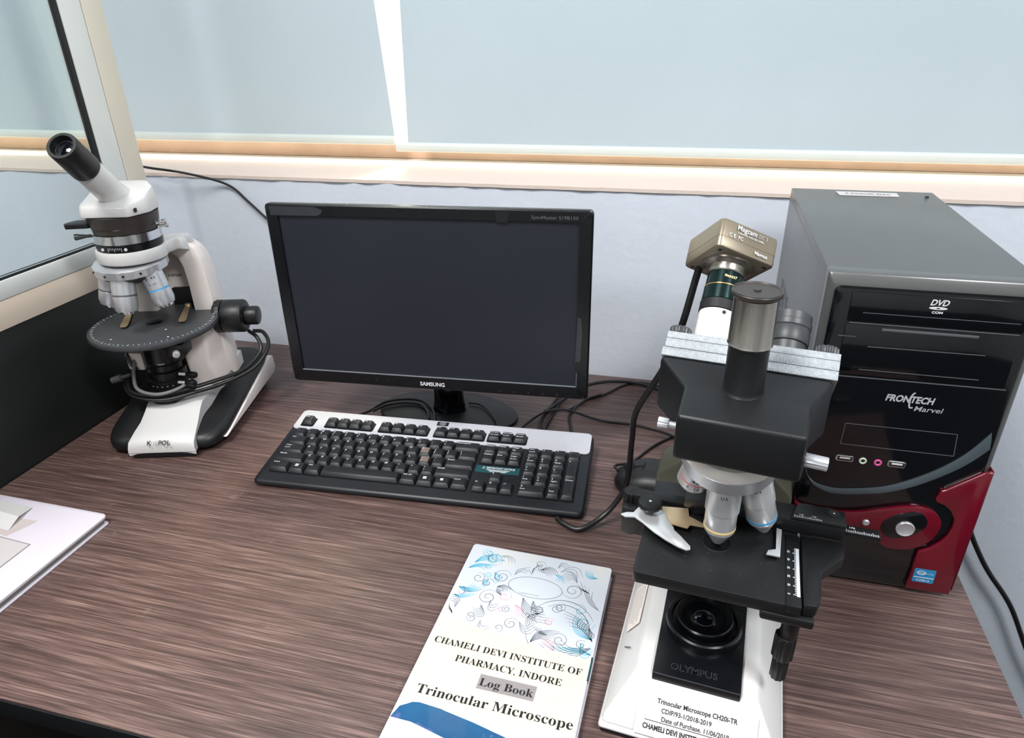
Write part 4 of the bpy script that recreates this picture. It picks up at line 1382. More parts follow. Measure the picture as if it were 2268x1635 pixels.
# function row
keycap('function_key', X0, YF, 1, 'Esc', up=0.0021)
k = 1
for gx in (2, 6.5, 11):
    for i in range(4):
        keycap('function_key', X0 + (gx + i) * U, YF, 1, 'F%d' % k, up=0.0021)
        k += 1
for i, s in enumerate((['Print', 'Screen'], ['Scroll', 'Lock'], ['Pause', 'Break'])):
    keycap('function_key', X0 + (15.25 + i) * U, YF, 1, s, up=0.0021)
for i, s in enumerate([['~', '`'], ['!', '1'], ['@', '2'], ['#', '3'], ['$', '4'], ['%', '5'], ['^', '6'], ['&', '7'], ['*', '8'], ['(', '9'], [')', '0'], ['_', '-'], ['+', '=']]):
    keycap('key', X0 + i * U, ROW[0], 1, s)
keycap('backspace_key', X0 + 13 * U, ROW[0], 2, 'Backspace')
keycap('tab_key', X0, ROW[1], 1.5, 'Tab')
for i, s in enumerate('QWERTYUIOP'):
    keycap('key', X0 + (1.5 + i) * U, ROW[1], 1, s, worn=s in 'P')
keycap('key', X0 + 11.5 * U, ROW[1], 1, ['{', '['])
keycap('key', X0 + 12.5 * U, ROW[1], 1, ['}', ']'])
keycap('key', X0 + 13.5 * U, ROW[1], 1.5, ['|', '\\'])
keycap('caps_lock_key', X0, ROW[2], 1.75, ['Caps', 'Lock'])
for i, s in enumerate('ASDFGHJKL'):
    keycap('key', X0 + (1.75 + i) * U, ROW[2], 1, s)
keycap('key', X0 + 10.75 * U, ROW[2], 1, [':', ';'], worn=True)
keycap('key', X0 + 11.75 * U, ROW[2], 1, ['"', "'"])
keycap('enter_key', X0 + 12.75 * U, ROW[2], 2.25, 'Enter')
keycap('shift_key', X0, ROW[3], 2.25, 'Shift')
for i, s in enumerate('ZXCVBNM'):
    keycap('key', X0 + (2.25 + i) * U, ROW[3], 1, s)
for i, s in enumerate((['<', ','], ['>', '.'], ['?', '/'])):
    keycap('key', X0 + (9.25 + i) * U, ROW[3], 1, s)
keycap('shift_key', X0 + 12.25 * U, ROW[3], 2.75, 'Shift')
xx = 0
for nm, wu, s in (('control_key', 1.5, 'Ctrl'), ('windows_key', 1.25, 'WIN'), ('alt_key', 1.25, 'Alt'), ('space_bar', 6, ''), ('alt_key', 1.25, 'Alt Gr'), ('windows_key', 1.25, 'WIN'), ('menu_key', 1.25, 'MENU'), ('control_key', 1.25, 'Ctrl')):
    keycap(nm, X0 + xx * U, ROW[4], wu, s)
    xx += wu
NX = X0 + 15.25 * U
for j, rowk in enumerate(((['Insert'], ['Home'], ['Page', 'Up']), (['Delete'], ['End'], ['Page', 'Down']))):
    for i, s in enumerate(rowk):
        keycap('navigation_key', NX + i * U, ROW[j], 1, s)
keycap('arrow_key', NX + U, ROW[3], 1, '\u2191')
for i, s in enumerate('\u2190\u2193\u2192'):
    keycap('arrow_key', NX + i * U, ROW[4], 1, s)
PXX = X0 + 18.5 * U
for j, rowk in enumerate(((['Num', 'Lock'], '/', '*', '-'), (['7', 'Home'], ['8', '\u2191'], ['9', 'PgUp']), (['4', '\u2190'], ['5'], ['6', '\u2192']), (['1', 'End'], ['2', '\u2193'], ['3', 'PgDn']))):
    for i, s in enumerate(rowk):
        keycap('numpad_key', PXX + i * U, ROW[j], 1, s)
keycap('numpad_key', PXX + 3 * U, (ROW[1] + ROW[2]) / 2, 1, '+', hu=2)
keycap('numpad_key', PXX + 3 * U, (ROW[3] + ROW[4]) / 2, 1, 'Enter', hu=2)
keycap('numpad_key', PXX, ROW[4], 2, ['0', 'Ins'])
keycap('numpad_key', PXX + 2 * U, ROW[4], 1, ['.', 'Del'])
g = G()
g.prism(rrect(NX - 0.003, ROW[2] - 0.0065, NX + 3 * U + 0.001, ROW[2] + 0.0075, 0.0006), 0.0001, 0.0004, 0, MKB)
g.text('\u26A0 IMPORTANT NOTICE', 0.0050, MKB @ mv(NX + 1.5 * U, ROW[2] + 0.0020, 0.0006), 1, width=0.046, bold=0.02)
for k in range(4):
    g.b2((NX + 0.012 + k * 0.002, ROW[2] - 0.0002 - k * 0.0014, 0.0004), (NX + 3 * U - 0.012 - k * 0.002, ROW[2] + 0.0004 - k * 0.0014, 0.0006), 0, MKB, 1)
g.out('notice_label', ['teal', 'print'], t)

oc = Vector((-0.1516, -0.3397, 0))
g = G(); Mi = rz(-3.45)
g.tube([Mi @ (Vector(p) - oc) for p in ((-0.055, -0.245, 0.004), (-0.0418, -0.2002, 0.0040), (-0.0241, -0.1700, 0.0075), (-0.006, -0.1560, 0.0085), (0.0200, -0.1500, 0.0070), (0.0699, -0.1614, 0.0026), (0.1195, -0.1617, 0.0022), (0.1478, -0.1691, 0.0022), (0.1828, -0.1905, 0.0070), (0.2162, -0.2205, 0.0070), (0.26, -0.25, 0.0026))], 0.0020)
g.out('keyboard_lead', 'cable', t)

# ================================================================== mouse
t = thing('mouse', 'black computer mouse on the desk between keyboard and trinocular microscope', 'mouse', (0.1640, -0.3190, 0), -10)
g = G()


def mouse_ring(z, k, dx=0.0):
    out = []
    for i in range(36):
        a = 2 * PI * i / 36
        c, s = math.cos(a), math.sin(a)
        ex = math.copysign(abs(c) ** 0.75, c)
        ey = math.copysign(abs(s) ** 0.8, s)
        wv = 0.034 - 0.002 * ex
        x_ = 0.054 * ex * k + dx
        zz = z
        out.append((x_, wv * ey * k, zz - (0.010 * z / 0.034) * ((x_ - 0.010) / 0.05) ** 2))
    return out


g.loft([mouse_ring(0.002, 0.93), mouse_ring(0.006, 0.99), mouse_ring(0.014, 1.0), mouse_ring(0.024, 0.94), mouse_ring(0.031, 0.78), mouse_ring(0.0345, 0.55), mouse_ring(0.036, 0.25)])
shell = g.out('shell', 'black_soft', t, angle=60)
g = G(); g.tube([(-0.050, 0, 0.0182), (-0.040, 0, 0.0265), (-0.028, 0, 0.0305), (-0.018, 0, 0.0330)], 0.0009); g.tube([(-0.020, -0.026, 0.020), (-0.018, -0.015, 0.0300), (-0.016, 0, 0.0335), (-0.018, 0.015, 0.0300), (-0.020, 0.026, 0.020)], 0.0009)
g.out('button_seam', 'ink', shell)
g = G(); g.cyl(0.0085, -0.0030, 0.0030, frame((-0.034, 0, 0.0245), (1, 0, 0), (0, 1, 0)), 0, bev=0.001, seg=40, knurl=0.0005); g.out('scroll_wheel', 'gasket', t)
g = G(); g.ring(0.0048, 0.0005, 0, mv(0.014, 0.002, 0.0358) @ ry(4)); g.text('hp', 0.006, mv(0.014, 0.0005, 0.0364) @ ry(4), 0, shear=0.25)
g.out('logo', 'print_mid', shell)
oc = Vector((0.1640, -0.3190, 0))
g = G(); Mi = rz(10)
g.tube([Mi @ (Vector(p) - oc) for p in ((0.1140, -0.3060, 0.012), (0.1080, -0.288, 0.008), (0.1293, -0.2661, 0.0026), (0.1518, -0.2252, 0.0024), (0.17, -0.1998, 0.0024), (0.1956, -0.1746, 0.0024), (0.250, -0.13, 0.0024))], 0.0019)
g.out('mouse_lead', 'cable', t)

# ================================================================== tower
t = thing('computer_tower', 'grey-cased computer tower with gloss black and maroon front at right', 'computer', (0.3065, -0.4297, 0), -0.6)
TW, TH, TD = 0.1770, 0.3531, 0.3694
g = G(); g.b2((0, 0.006, 0.010), (TW, TD, TH - 0.0005), 0.0012)
g.b2((-0.0006, 0.012, 0.012), (0.004, TD - 0.004, TH - 0.012), 0.0006)
g.b2((TW - 0.004, 0.012, 0.012), (TW + 0.0006, TD - 0.004, TH - 0.012), 0.0006)
case = g.out('case', 'case', t)
for xx, yy in ((0.02, 0.03), (TW - 0.02, 0.03), (0.02, TD - 0.03), (TW - 0.02, TD - 0.03)):
    g = G(); g.cyl(0.011, 0, 0.0105, mv(xx, yy, 0), seg=20); g.out('foot', 'gasket', case)
g = G(); g.cyl(0.0024, 0, 0.0012, mv(0.1627, 0.338, TH - 0.0005), 0, seg=12); g.out('case_screw', 'ink', case)
g = G()
Msd = frame((-0.0008, 0.3100, 0.200), (0, -1, 0), (-1, 0, 0))
for k in range(9):
    for j in range(3):
        a0 = rr.uniform(0, 0.002)
        g.b2((0.004 + j * 0.030 + a0, 0.040 - k * 0.0046, 0), (0.004 + j * 0.030 + rr.uniform(0.018, 0.028), 0.0415 - k * 0.0046, 0.0003), 0, Msd)
g.out('printed_notice', 'line', case)
g = G(); g.prism([(0.0565, 0.3315), (0.1290, 0.3330), (0.1302, 0.3545), (0.0545, 0.3545)], TH - 0.0003, TH + 0.0002)
g.text('4 Chameli Devi', 0.011, mv(0.092, 0.3395, TH + 0.0004), 1, width=0.055)
g.out('paper_label', ['sticker', 'print_dim'], t)
# front bezel
FB = frame((0, -0.012, 0), (1, 0, 0), (0, -1, 0))    # x right, y up, z to the viewer
g = G()
bo = [(-0.002, 0.012), (TW + 0.002, 0.012), (TW + 0.002, TH + 0.002), (-0.002, TH + 0.002)]
fr_ = [(0.0035, 0.006), (TW - 0.0035, 0.006), (TW - 0.0035, TH - 0.008), (0.0035, TH - 0.008)]
g.loft([[(p[0], p[1], -0.022) for p in [(-0.001, 0.012), (TW + 0.001, 0.012), (TW + 0.001, TH + 0.0015), (-0.001, TH + 0.0015)]], [(p[0], p[1], -0.004) for p in bo], [(p[0], p[1], 0.0) for p in fr_]], FB, 0, bev=0.0022, seg=3)
bez = g.out('front_bezel', 'case', t, angle=40)
g = G()
g.loft([[(p[0], p[1], -0.003) for p in rrect(0.0050, 0.0040, TW - 0.0050, TH - 0.0095, 0.006)], [(p[0], p[1], 0.0012) for p in rrect(0.0050, 0.0040, TW - 0.0050, TH - 0.0095, 0.006)], [(p[0], p[1], 0.0026) for p in rrect(0.0075, 0.0065, TW - 0.0075, TH - 0.0120, 0.005)]], FB)
fp = g.out('front_panel', 'gloss', t, angle=30)
Z = 0.0027


def fline(a, b, m='line', th=0.0009, name='panel_line', z=Z, par=None):
    g = G()
    d = Vector((b[0] - a[0], b[1] - a[1], 0))
    g.prism([(0, -th / 2), (d.length, -th / 2), (d.length, th / 2), (0, th / 2)], -0.0008, 0.0002, 0, FB @ frame((a[0], a[1], z), d, (0, 0, 1)))
    return g.out(name, m, par or fp)


g = G(); g.b2((0.020, 0.2560, 0.0020), (0.164, 0.3080, 0.0034), 0.0008, FB); dvd = g.out('drive_cover', 'gloss', t)
g = G(); g.b2((0.020, 0.3100, 0.0020), (0.164, 0.3395, 0.0034), 0.0008, FB)
g.text('DVD', 0.0078, FB @ mv(0.0925, 0.3315, Z + 0.0010), 1, width=0.0145, shear=0.25, bold=0.03)
g.prism([(0.0925 + 0.0075 * math.cos(2 * PI * k / 28), 0.3288 + 0.0014 * math.sin(2 * PI * k / 28)) for k in range(28)], Z, Z + 0.0009, 0, FB, 1)
g.prism([(0.0925 + 0.0016 * math.cos(2 * PI * k / 16), 0.3288 + 0.0004 * math.sin(2 * PI * k / 16)) for k in range(16)], Z, Z + 0.0011, 0, FB, 0)
g.text('COM', 0.0030, FB @ mv(0.0925, 0.3238, Z + 0.0010), 1, width=0.0090, bold=0.04)
g.out('optical_drive', ['gloss', 'print'], t)
g = G(); g.b2((0.0515, 0.3030, 0.003), (0.1311, 0.3055, 0.0042), 0.0004, FB); g.out('eject_slot', 'line', dvd)
fline((0.0324, 0.3197), (0.160, 0.3194), z=0.0035, th=0.0006)
fline((0.0228, 0.3090), (0.162, 0.3087), z=0.0032, th=0.0009)
fline((0.0155, 0.2953), (0.0312, 0.2954), z=0.0036, th=0.0006)
fline((0.0428, 0.2862), (0.1407, 0.2869), z=0.0036, th=0.0007)
fline((0.0396, 0.2620), (0.1416, 0.2620), z=0.0036, th=0.0006)
fline((0.0120, 0.2530), (0.166, 0.2540), th=0.0011)
for a, b in (((0.0395, 0.2013), (0.1390, 0.2021)), ((0.0389, 0.1771), (0.1415, 0.1775)), ((0.0395, 0.2013), (0.0389, 0.1771)), ((0.1390, 0.2021), (0.1415, 0.1775))):
    fline(a, b, th=0.0006)
g = G()
g.text('FRONTECH', 0.0098, FB @ mv(0.0900, 0.2315, Z + 0.0002), 0, width=0.0415, shear=0.15, bold=0.04)
g.ribbon([(0.0935, 0.2425), (0.0915, 0.2400), (0.0905, 0.2335), (0.0915, 0.2265), (0.0945, 0.2262)], 0.0016, FB @ mv(0, 0, Z + 0.0003), 0, taper=False)
g.text('Marvel', 0.0078, FB @ mv(0.1080, 0.2230, Z + 0.0002), 0, width=0.0240, shear=0.2, bold=0.005)
g.out('front_logo', 'print_mid', fp)
for ux in (0.0385, 0.0868):
    g = G()
    g.prism(rrect(ux - 0.0010, 0.1572, ux + 0.0160, 0.1642, 0.0022), Z - 0.001, Z + 0.0010, 0.0003, FB, 0)
    g.prism(rrect(ux + 0.0008, 0.1584, ux + 0.0142, 0.1632, 0.0008), Z, Z + 0.0014, 0, FB, 1)
    g.b2((ux + 0.0025, 0.1606, Z), (ux + 0.0125, 0.1626, Z + 0.0017), 0, FB, 2)
    g.out('usb_port', ['chrome', 'ink', 'sticker'], fp)
for ux, m in ((0.0632, 'mint'), (0.0772, 'pink')):
    g = G(); g.ring(0.0028, 0.0010, Z + 0.0004, FB @ mv(ux, 0.1600, 0), 0); g.cyl(0.0022, Z - 0.001, Z + 0.0003, FB @ mv(ux, 0.1600, 0), 1, seg=20)
    g.out('audio_jack', [m, 'ink'], fp)
# curved smoked band
up_ = [(0.0075, 0.1520), (0.0130, 0.1385), (0.0215, 0.1280), (0.0330, 0.1238), (0.0450, 0.1228), (0.0660, 0.1262), (0.0900, 0.1330), (0.1130, 0.1455), (0.1335, 0.1620), (0.1520, 0.1830), (0.1665, 0.2080)]
dn_ = [(0.0125, 0.1420), (0.0165, 0.1312), (0.0230, 0.1228), (0.0365, 0.1170), (0.0500, 0.1165), (0.0668, 0.1192), (0.0916, 0.1255), (0.1180, 0.1390), (0.1425, 0.1580), (0.1580, 0.1740), (0.1695, 0.1900)]
U_ = [(p.x, p.y) for p in smooth_path([(a, b, 0) for a, b in up_], 5)]
D_ = [(p.x, p.y) for p in smooth_path([(a, b, 0) for a, b in dn_], 5)]
g = G()
g.loft([[(a[0], a[1], Z - 0.001), (a[0], a[1], Z + 0.0008), ((a[0] + b[0]) / 2, (a[1] + b[1]) / 2, Z + 0.0016), (b[0], b[1], Z + 0.0008), (b[0], b[1], Z - 0.001)] for a, b in zip(U_, D_)], FB)
g.out('front_band', 'band', t, angle=50)
# maroon lower trim: left sweep running into the eye, and the right corner piece
sw = smooth_path([(a, b, 0) for a, b in [(0.0055, 0.1090), (0.0085, 0.1010), (0.0160, 0.0968), (0.0270, 0.0948), (0.0400, 0.0943), (0.0540, 0.0949), (0.0750, 0.0994), (0.0950, 0.1070), (0.1120, 0.1125), (0.1230, 0.1143), (0.1340, 0.1130), (0.1430, 0.1080), (0.1485, 0.0990), (0.1490, 0.0890), (0.1455, 0.0770), (0.1380, 0.0670), (0.1280, 0.0600), (0.1150, 0.0570), (0.1040, 0.0580), (0.0960, 0.0640), (0.0930, 0.0720), (0.0860, 0.0760), (0.0700, 0.0780), (0.0500, 0.0805), (0.0300, 0.0840), (0.0150, 0.0890), (0.0075, 0.0960)]], 4)
g = G(); g.prism([(p.x, p.y) for p in sw], Z - 0.001, Z + 0.0030, 0.0010, FB)
red = g.out('maroon_trim', 'maroon', t, angle=50)
ri = [(TW + 0.0020, 0.1655), (TW - 0.0055, 0.1640), (0.1435, 0.1390), (0.1395, 0.1370), (0.1372, 0.1260), (0.1390, 0.1228), (0.1470, 0.1200), (0.1540, 0.1140), (0.1590, 0.1050), (0.1600, 0.0950), (0.1580, 0.0830), (0.1530, 0.0730), (0.1450, 0.0640), (0.1361, 0.0579), (0.1355, 0.0450), (0.1358, 0.0295), (0.1345, 0.0065), (TW + 0.0005, 0.0065)]
g = G(); g.prism(ri, Z - 0.001, Z + 0.0030, 0.0010, FB)
g.prism([(TW + 0.0014, 0.0115), (TW + 0.0027, 0.0115), (TW + 0.0027, 0.166), (TW + 0.0014, 0.166)], -0.016, Z + 0.0015, 0.0004, FB)
rc = g.out('maroon_corner', 'maroon', t, angle=50)
iris = [(0.1155 + 0.0205 * math.cos(a) * (1 - 0.10 * math.sin(2 * a)), 0.0895 + 0.0165 * math.sin(a) + 0.0085 * math.cos(a) * (1 if math.cos(a) > 0 else 0.9)) for a in [2 * PI * k / 40 for k in range(40)]]
g = G(); g.prism(iris, Z + 0.0020, Z + 0.0036, 0.0004, FB); g.out('power_recess', 'gloss', red)
MBt = FB @ mv(0.1173, 0.0862, 0)
g = G(); g.lathe([(0.0090, Z), (0.0090, Z + 0.0055), (0.0082, Z + 0.0062), (0.0070, Z + 0.0055), (0, Z + 0.0052)], MBt, 0, 40); g.out('power_button', 'satin', red)
g = G(); g.lathe([(0.0036, Z), (0.0036, Z + 0.0045), (0.0028, Z + 0.0054), (0, Z + 0.0056)], FB @ mv(0.0798, 0.0868, 0), 0, 28); g.out('reset_button', 'satin', red)
g = G(); g.prism(rrect(0.1385, 0.0182, 0.1590, 0.0362, 0.0014), Z + 0.0029, Z + 0.0033, 0, FB, 0)
g.prism(rrect(0.1392, 0.0246, 0.1584, 0.0252, 0.0002), Z + 0.003, Z + 0.0036, 0, FB, 1)
g.ring(0.0024, 0.00025, Z + 0.0034, FB @ mv(0.1455, 0.0310, 0) @ Matrix.Diagonal((1.7, 1, 1, 1)), 1)
g.text('intel', 0.0034, FB @ mv(0.1455, 0.0300, Z + 0.0035), 1, width=0.0060, bold=0.02)
g.text('inside', 0.0026, FB @ mv(0.1535, 0.0300, Z + 0.0035), 1, width=0.0075)
g.text('CORE i3', 0.0034, FB @ mv(0.1485, 0.0200, Z + 0.0035), 1, width=0.0125, bold=0.02)
g.out('processor_badge', ['intel', 'print'], rc)

# ================================================================== log book
t = thing('log_book', 'printed log book with scrollwork cover and cream title label, lying on desk front', 'book', (-0.0435, -0.7580, 0), -1.7)
BW, BD = 0.1640, 0.2665
g = G(); g.prism(rrect(0.0005, 0.0, BW + 0.001, BD - 0.0025, 0.003), 0.0002, 0.0020, 0.0004); g.out('back_cover', 'white_cover', t)
g = G(); g.prism(rrect(0.0015, 0.0015, BW - 0.0015, BD - 0.004, 0.003), 0.0020, 0.0098, 0.0003); g.out('page_block', 'paper', t)
ZT = 0.0118
g = G()
g.prism(rrect(-0.0005, 0.0, BW, BD, 0.004), 0.0098, ZT, 0.0005, None, 0)
Mt = mv(0, 0, ZT + 0.0001)


def cl(q):
    return (min(0.1625, max(0.0015, q[0])), min(0.2650, q[1]))


def spiral(cx, cy, r, a0, turns, sgn=1, tail=None, w=0.0008, mi=1):
    pts = [(cx + r * (1 - k / 27) * math.cos(a0 + sgn * 2 * PI * turns * k / 26), cy + r * (1 - k / 26) * math.sin(a0 + sgn * 2 * PI * turns * k / 26)) for k in range(25)]
    if tail:
        pts = list(tail) + pts
    g.ribbon([cl(q) for q in pts], w, Mt, mi, 3)


def leaf(p, q, bend, nl=5, w=0.0008, mi=1, spread=0.012):
    p, q = Vector((*p, 0)), Vector((*q, 0))
    d = q - p
    nrm = Vector((-d.y, d.x, 0)).normalized()
    for k in range(nl):
        f = (k + 1) / nl
        e = p + d * (0.5 + 0.5 * f) + nrm * (spread * (f - 0.4) * math.copysign(1, bend))
        m1 = p + d * 0.25 + nrm * bend * (0.2 + 1.5 * f)
        m2 = p + d * (0.35 + 0.3 * f) + nrm * bend * (0.2 + 1.7 * f)
        g.ribbon([cl(p), cl(m1), cl(m2), cl(e)], w, Mt, mi, 5)


# cartouche and ornament
for s_ in (1.0,):
    pts = [(0.0870 + 0.0300 * math.cos(2 * PI * k / 40), 0.2150 + 0.0150 * math.sin(2 * PI * k / 40)) for k in range(41)]
    g.ribbon(pts, 0.0007, Mt, 1, 2, taper=False)
g.text('Long Exercise Book', 0.0030, Mt @ mv(0.083, 0.2035, 0), 1, width=0.022)
for cx, cy, r, a0, tn, sg, mi in ((0.047, 0.222, 0.011, 0.4, 2.0, 1, 1), (0.022, 0.214, 0.008, 2.0, 1.7, -1, 1), (0.041, 0.189, 0.011, 1.0, 1.9, 1, 1), (0.128, 0.221, 0.012, 3.4, 1.9, 1, 1), (0.098, 0.184, 0.008, 4.4, 1.7, -1, 1), (0.113, 0.172, 0.006, 0.4, 1.6, 1, 3), (0.128, 0.152, 0.009, 2.6, 1.8, -1, 1), (0.075, 0.160, 0.008, 0.6, 1.8, 1, 1), (0.150, 0.152, 0.006, 1.0, 1.5, 1, 1), (0.030, 0.246, 0.011, 5.6, 1.5, 1, 2), (0.012, 0.190, 0.006, 1, 1.4, 1, 3), (0.148, 0.180, 0.011, 0.2, 1.4, -1, 2), (0.034, 0.209, 0.0075, 0.2, 1.5, 1, 1)):
    spiral(cx, cy, r, a0, tn, sg, None, 0.0009, mi)
for p, q, b, nl, mi in (((0.010, 0.236), (0.046, 0.246), 0.006, 7, 2), ((0.006, 0.226), (0.040, 0.232), 0.004, 6, 2), ((0.005, 0.196), (0.030, 0.206), -0.005, 6, 2), ((0.004, 0.183), (0.024, 0.196), -0.004, 5, 2), ((0.078, 0.198), (0.118, 0.176), -0.008, 6, 1), ((0.090, 0.196), (0.110, 0.182), -0.005, 5, 1), ((0.160, 0.160), (0.146, 0.196), 0.008, 7, 2), ((0.160, 0.158), (0.118, 0.186), -0.006, 5, 1), ((0.160, 0.150), (0.108, 0.150), 0.008, 6, 1), ((0.100, 0.142), (0.130, 0.156), 0.006, 8, 1), ((0.086, 0.243), (0.104, 0.234), 0.006, 6, 1), ((0.060, 0.228), (0.078, 0.238), 0.004, 3, 1), ((0.104, 0.240), (0.110, 0.226), 0.004, 4, 2), ((0.046, 0.206), (0.062, 0.199), 0.004, 5, 1), ((0.160, 0.200), (0.140, 0.240), 0.004, 4, 1), ((0.162, 0.142), (0.120, 0.134), -0.004, 5, 2)):
    leaf(p, q, b, nl, 0.0008, mi)
ro = random.Random(21)
for k in range(46):
    cx, cy = ro.uniform(0.006, 0.158), ro.uniform(0.136, 0.258)
    if ((cx - 0.087) / 0.036) ** 2 + ((cy - 0.215) / 0.020) ** 2 < 1:
        continue
    a0 = ro.uniform(0, 6.3)
    left, right = cx < 0.05, cx > 0.135
    mi = 2 if (left and cy > 0.19 and ro.random() < 0.7) or (right and ro.random() < 0.45) else (3 if ro.random() < 0.12 else 1)
    if k % 3 == 0:
        spiral(cx, cy, ro.uniform(0.004, 0.009), a0, ro.uniform(1.2, 2.0), ro.choice((-1, 1)), None, 0.0008, mi)
    else:
        L = ro.uniform(0.012, 0.026)
        leaf((cx, cy), (cx + L * math.cos(a0), cy + L * math.sin(a0)), ro.uniform(-0.008, 0.008), ro.randint(3, 6), 0.0007, mi, 0.007)
for a0, a1, r0 in ((0.2, 2.6, 0.040), (0.0, 2.2, 0.034), (3.4, 5.2, 0.038)):
    g.ribbon([(0.125 + r0 * math.cos(a0 + (a1 - a0) * k / 8) * 0.9, 0.165 + r0 * math.sin(a0 + (a1 - a0) * k / 8)) for k in range(9) if 0.004 < 0.125 + r0 * math.cos(a0 + (a1 - a0) * k / 8) * 0.9 < 0.160], 0.0010, Mt, 1, 4)
g.ribbon([(0.068, 0.241), (0.072, 0.236), (0.074, 0.240), (0.078, 0.234), (0.080, 0.241), (0.086, 0.243)], 0.0006, Mt, 1, 2)
# blue foot of the cover
bl = [(0.0003, 0.030), (0.004, 0.0420), (0.020, 0.0530), (0.045, 0.0480), (0.075, 0.0435), (0.105, 0.0375), (0.135, 0.0290), (0.150, 0.0235), (0.1550, 0.020), (0.120, 0.012), (0.06, 0.022), (0.02, 0.030)]
g.prism(bl, 0, 0.00012, 0, Mt, 4)
g.b2((0.1628, 0.112, -0.004), (BW + 0.0004, 0.140, 0.0001), 0, Mt, 5)
cov = g.out('front_cover', ['cover', 'ink_grey', 'ink_cyan', 'ink_pink', 'blue_cover', 'teal'], t, angle=40)
# title label
g = G()
MLb = mv(0, 0, ZT + 0.00032)
g.prism([(0.0012, 0.046), (0.0200, 0.0500), (0.060, 0.0475), (0.1600, 0.0270), (0.1628, 0.0290), (0.1630, 0.1350), (0.100, 0.1395), (0.030, 0.1480), (0.0012, 0.1500)], 0, 0.00018, 0, MLb, 0)
Mx = MLb @ mv(0, 0, 0.0004)
g.text(serif('CHAMELI DEVI INSTITUTE OF'), 0.0108, Mx @ mv(0.0820, 0.1170, 0) @ rz(-0.6), 1, width=0.150)
g.text(serif('PHARMACY, INDORE'), 0.0108, Mx @ mv(0.0880, 0.1005, 0) @ rz(-0.6), 1, width=0.106)
g.b2((0.0650, 0.0775, -0.0001), (0.1200, 0.0935, 0.00005), 0, Mx @ rz(0), 2)
g.text(serif('Log Book'), 0.0120, Mx @ mv(0.0925, 0.0810, 0.0002), 1, width=0.0520)
g.text(serif('Trinocular Microscope'), 0.0140, Mx @ mv(0.0860, 0.0590, 0), 1, width=0.1480)
g.out('title_label', ['cream_paper', 'ink', 'hilite'], cov)

# ================================================================== white book at the left edge
t = thing('white_book', 'white plastic-covered register lying at the desk\'s left front corner', 'book', (-0.7100, -0.8000 + 0.02, 0), -0.8)
WB, WD = 0.1950, 0.2370
g = G(); g.prism(rrect(0, -0.0, WB + 0.0015, WD - 0.002, 0.004), 0.0002, 0.0024, 0.0004); g.out('back_cover', 'white_cover', t)
g = G(); g.prism(rrect(0.001, 0.001, WB - 0.0025, WD - 0.004, 0.004), 0.0024, 0.0085, 0.0003); g.out('page_block', 'paper_grey', t)
g = G(); g.prism(rrect(0, 0, WB, WD, 0.007), 0.0085, 0.0125, 0.001); fc = g.out('front_cover', 'white_cover', t)
g = G(); g.prism([(0.060, 0.176), (0.104, 0.171), (0.116, 0.196), (0.118, 0.204), (0.100, 0.203), (0.060, 0.205)], 0.01252, 0.0127); g.out('fold_shade_patch', 'fold_shade', fc)  # thin beige patch: the plastic fold's shadow painted on the cover
g = G(); g.prism([(0.048, 0.018), (0.1500, 0.018), (0.1480, 0.1665), (0.048, 0.1715)], 0.01252, 0.0127, 0, None, 1); g.prism([(0.05, 0.02), (0.148, 0.02), (0.146, 0.165), (0.05, 0.17)], 0.01255, 0.0129); g.out('paper_label', ['sticker', 'hilite'], fc)
g = G(); g.loft([[(0.02, 0.185, 0.0126), (0.098, 0.180, 0.0126), (0.098, 0.180, 0.0128), (0.02, 0.185, 0.0128)], [(0.02, 0.205, 0.020), (0.094, 0.200, 0.018), (0.094, 0.200, 0.0182), (0.02, 0.205, 0.0202)], [(0.02, 0.225, 0.0130), (0.088, 0.224, 0.0130), (0.088, 0.224, 0.0133), (0.02, 0.225, 0.0133)]]); g.out('plastic_fold', 'white', fc)

# ================================================================== loose cables
def cable(label, pts, r=0.0021, m='cable', name='cable'):
    g = G()
    c = Vector(pts[0])
    g.tube([Vector(p) - c for p in pts], r)
    o = g.out(name, m)
    o.location = c
    return tag(o, label, 'cable', 'black cables around the desk')


cable('thin black cable sagging along the wall from the cream post to behind the monitor', [(-0.8062, -0.030, 0.350), (-0.7603, -0.045, 0.3490), (-0.7000, -0.030, 0.3385), (-0.6400, -0.006, 0.3160), (-0.6020, -0.006, 0.2860), (-0.5620, -0.007, 0.2500), (-0.5050, -0.009, 0.2080), (-0.4480, -0.012, 0.1700), (-0.4000, -0.016, 0.1400), (-0.330, -0.030, 0.110), (-0.290, -0.060, 0.090)], 0.0021)
cable('black cable hanging down the wall right of the tower', [(0.560, -0.035, 0.03), (0.610, -0.030, -0.03), (0.650, -0.022, -0.110), (0.6729, -0.02, -0.1814), (0.6897, -0.02, -0.2216), (0.7148, -0.02, -0.2663), (0.7398, -0.02, -0.3039), (0.79, -0.02, -0.37), (0.85, -0.02, -0.48), (0.94, -0.02, -0.62), (1.05, -0.03, -0.755)], 0.0042)
cable('black cable from behind the monitor, arching highest along the wall toward the microscope head', [(-0.02, -0.16, 0.0062), (0.0261, -0.0665, 0.0062), (0.0535, -0.0402, 0.0062), (0.0799, -0.031, 0.0062), (0.1069, -0.0286, 0.0062), (0.1385, -0.0387, 0.0066), (0.1658, -0.0525, 0.0066), (0.2068, -0.072, 0.0062), (0.27, -0.09, 0.0062)], 0.0028)
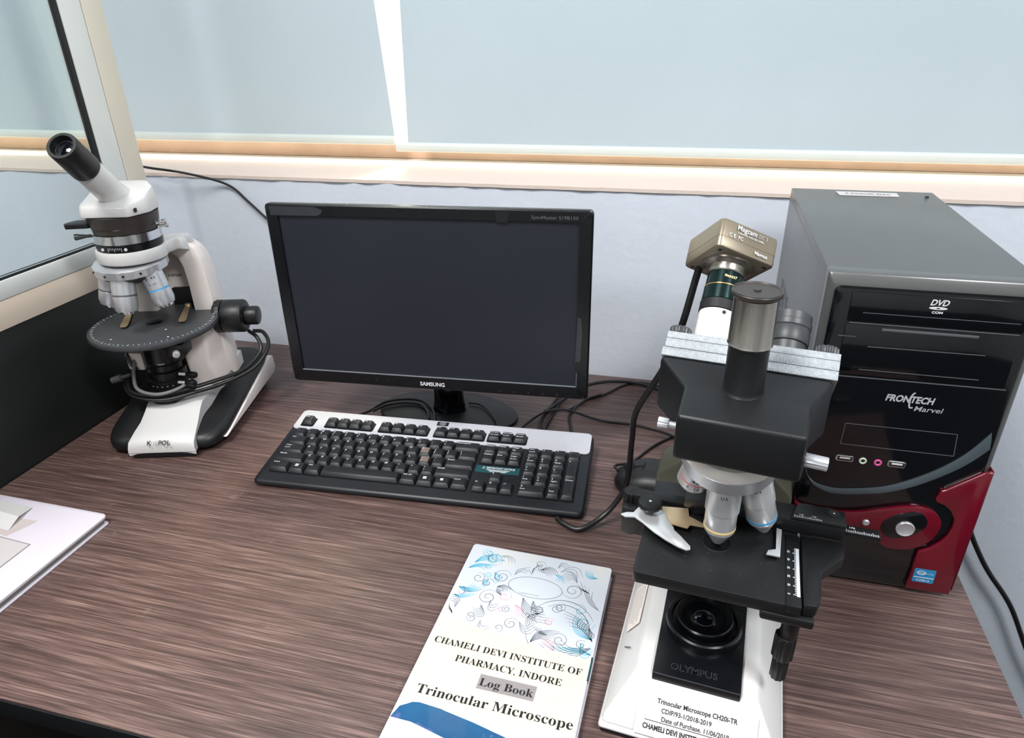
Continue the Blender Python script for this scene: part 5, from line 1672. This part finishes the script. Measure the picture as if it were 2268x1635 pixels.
cable('black cable leaving the lower right monitor corner and crossing under another near the wall', [(0.0150, -0.140, 0.0022), (0.0301, -0.1154, 0.0022), (0.0389, -0.0994, 0.0022), (0.0658, -0.0743, 0.0022), (0.0888, -0.0411, 0.0022), (0.1142, -0.0200, 0.0022), (0.1455, -0.0240, 0.0022), (0.1842, -0.0455, 0.0022), (0.26, -0.07, 0.0022)], 0.0021)
cable('left one of two short parallel black cables behind the right half of the keyboard', [(-0.0060, -0.085, 0.004), (-0.0100, -0.1037, 0.0030), (-0.0179, -0.1517, 0.0026), (-0.0219, -0.1817, 0.0026), (-0.0190, -0.2061, 0.0026), (-0.014, -0.232, 0.0026)], 0.0024)
cable('right one of two short parallel black cables behind the right half of the keyboard', [(0.0030, -0.085, 0.004), (-0.0012, -0.1018, 0.0030), (-0.0065, -0.1566, 0.0030), (-0.0114, -0.2072, 0.0030), (-0.003, -0.238, 0.0030)], 0.0028)
cable('black cable curling down below the lower right monitor corner', [(0.060, -0.085, 0.0072), (0.0396, -0.1039, 0.0062), (0.0250, -0.1300, 0.0024), (0.0203, -0.158, 0.0022), (0.0264, -0.1851, 0.0022), (0.0330, -0.2100, 0.0022), (0.034, -0.236, 0.0022)], 0.0021)
cable('black cable arching over the left of the round monitor stand', [(-0.3150, -0.2300, 0.0025), (-0.3000, -0.2160, 0.0050), (-0.2800, -0.1960, 0.0130), (-0.2500, -0.1840, 0.0150), (-0.2200, -0.1850, 0.0155), (-0.1950, -0.2050, 0.0150), (-0.1820, -0.2300, 0.0150), (-0.176, -0.2480, 0.0140)], 0.0022)
cable('second black cable just below the first over the left of the monitor stand', [(-0.2920, -0.2220, 0.0085), (-0.2750, -0.2060, 0.0130), (-0.2470, -0.1940, 0.0145), (-0.2180, -0.1960, 0.0150), (-0.1990, -0.2150, 0.0150), (-0.1900, -0.2350, 0.0140)], 0.0022)
cable('thin black cable curving over the right of the round monitor stand', [(-0.1440, -0.1730, 0.0145), (-0.1250, -0.1740, 0.0145), (-0.1050, -0.1900, 0.0135), (-0.0880, -0.2120, 0.0125), (-0.079, -0.2300, 0.0100)], 0.0014)
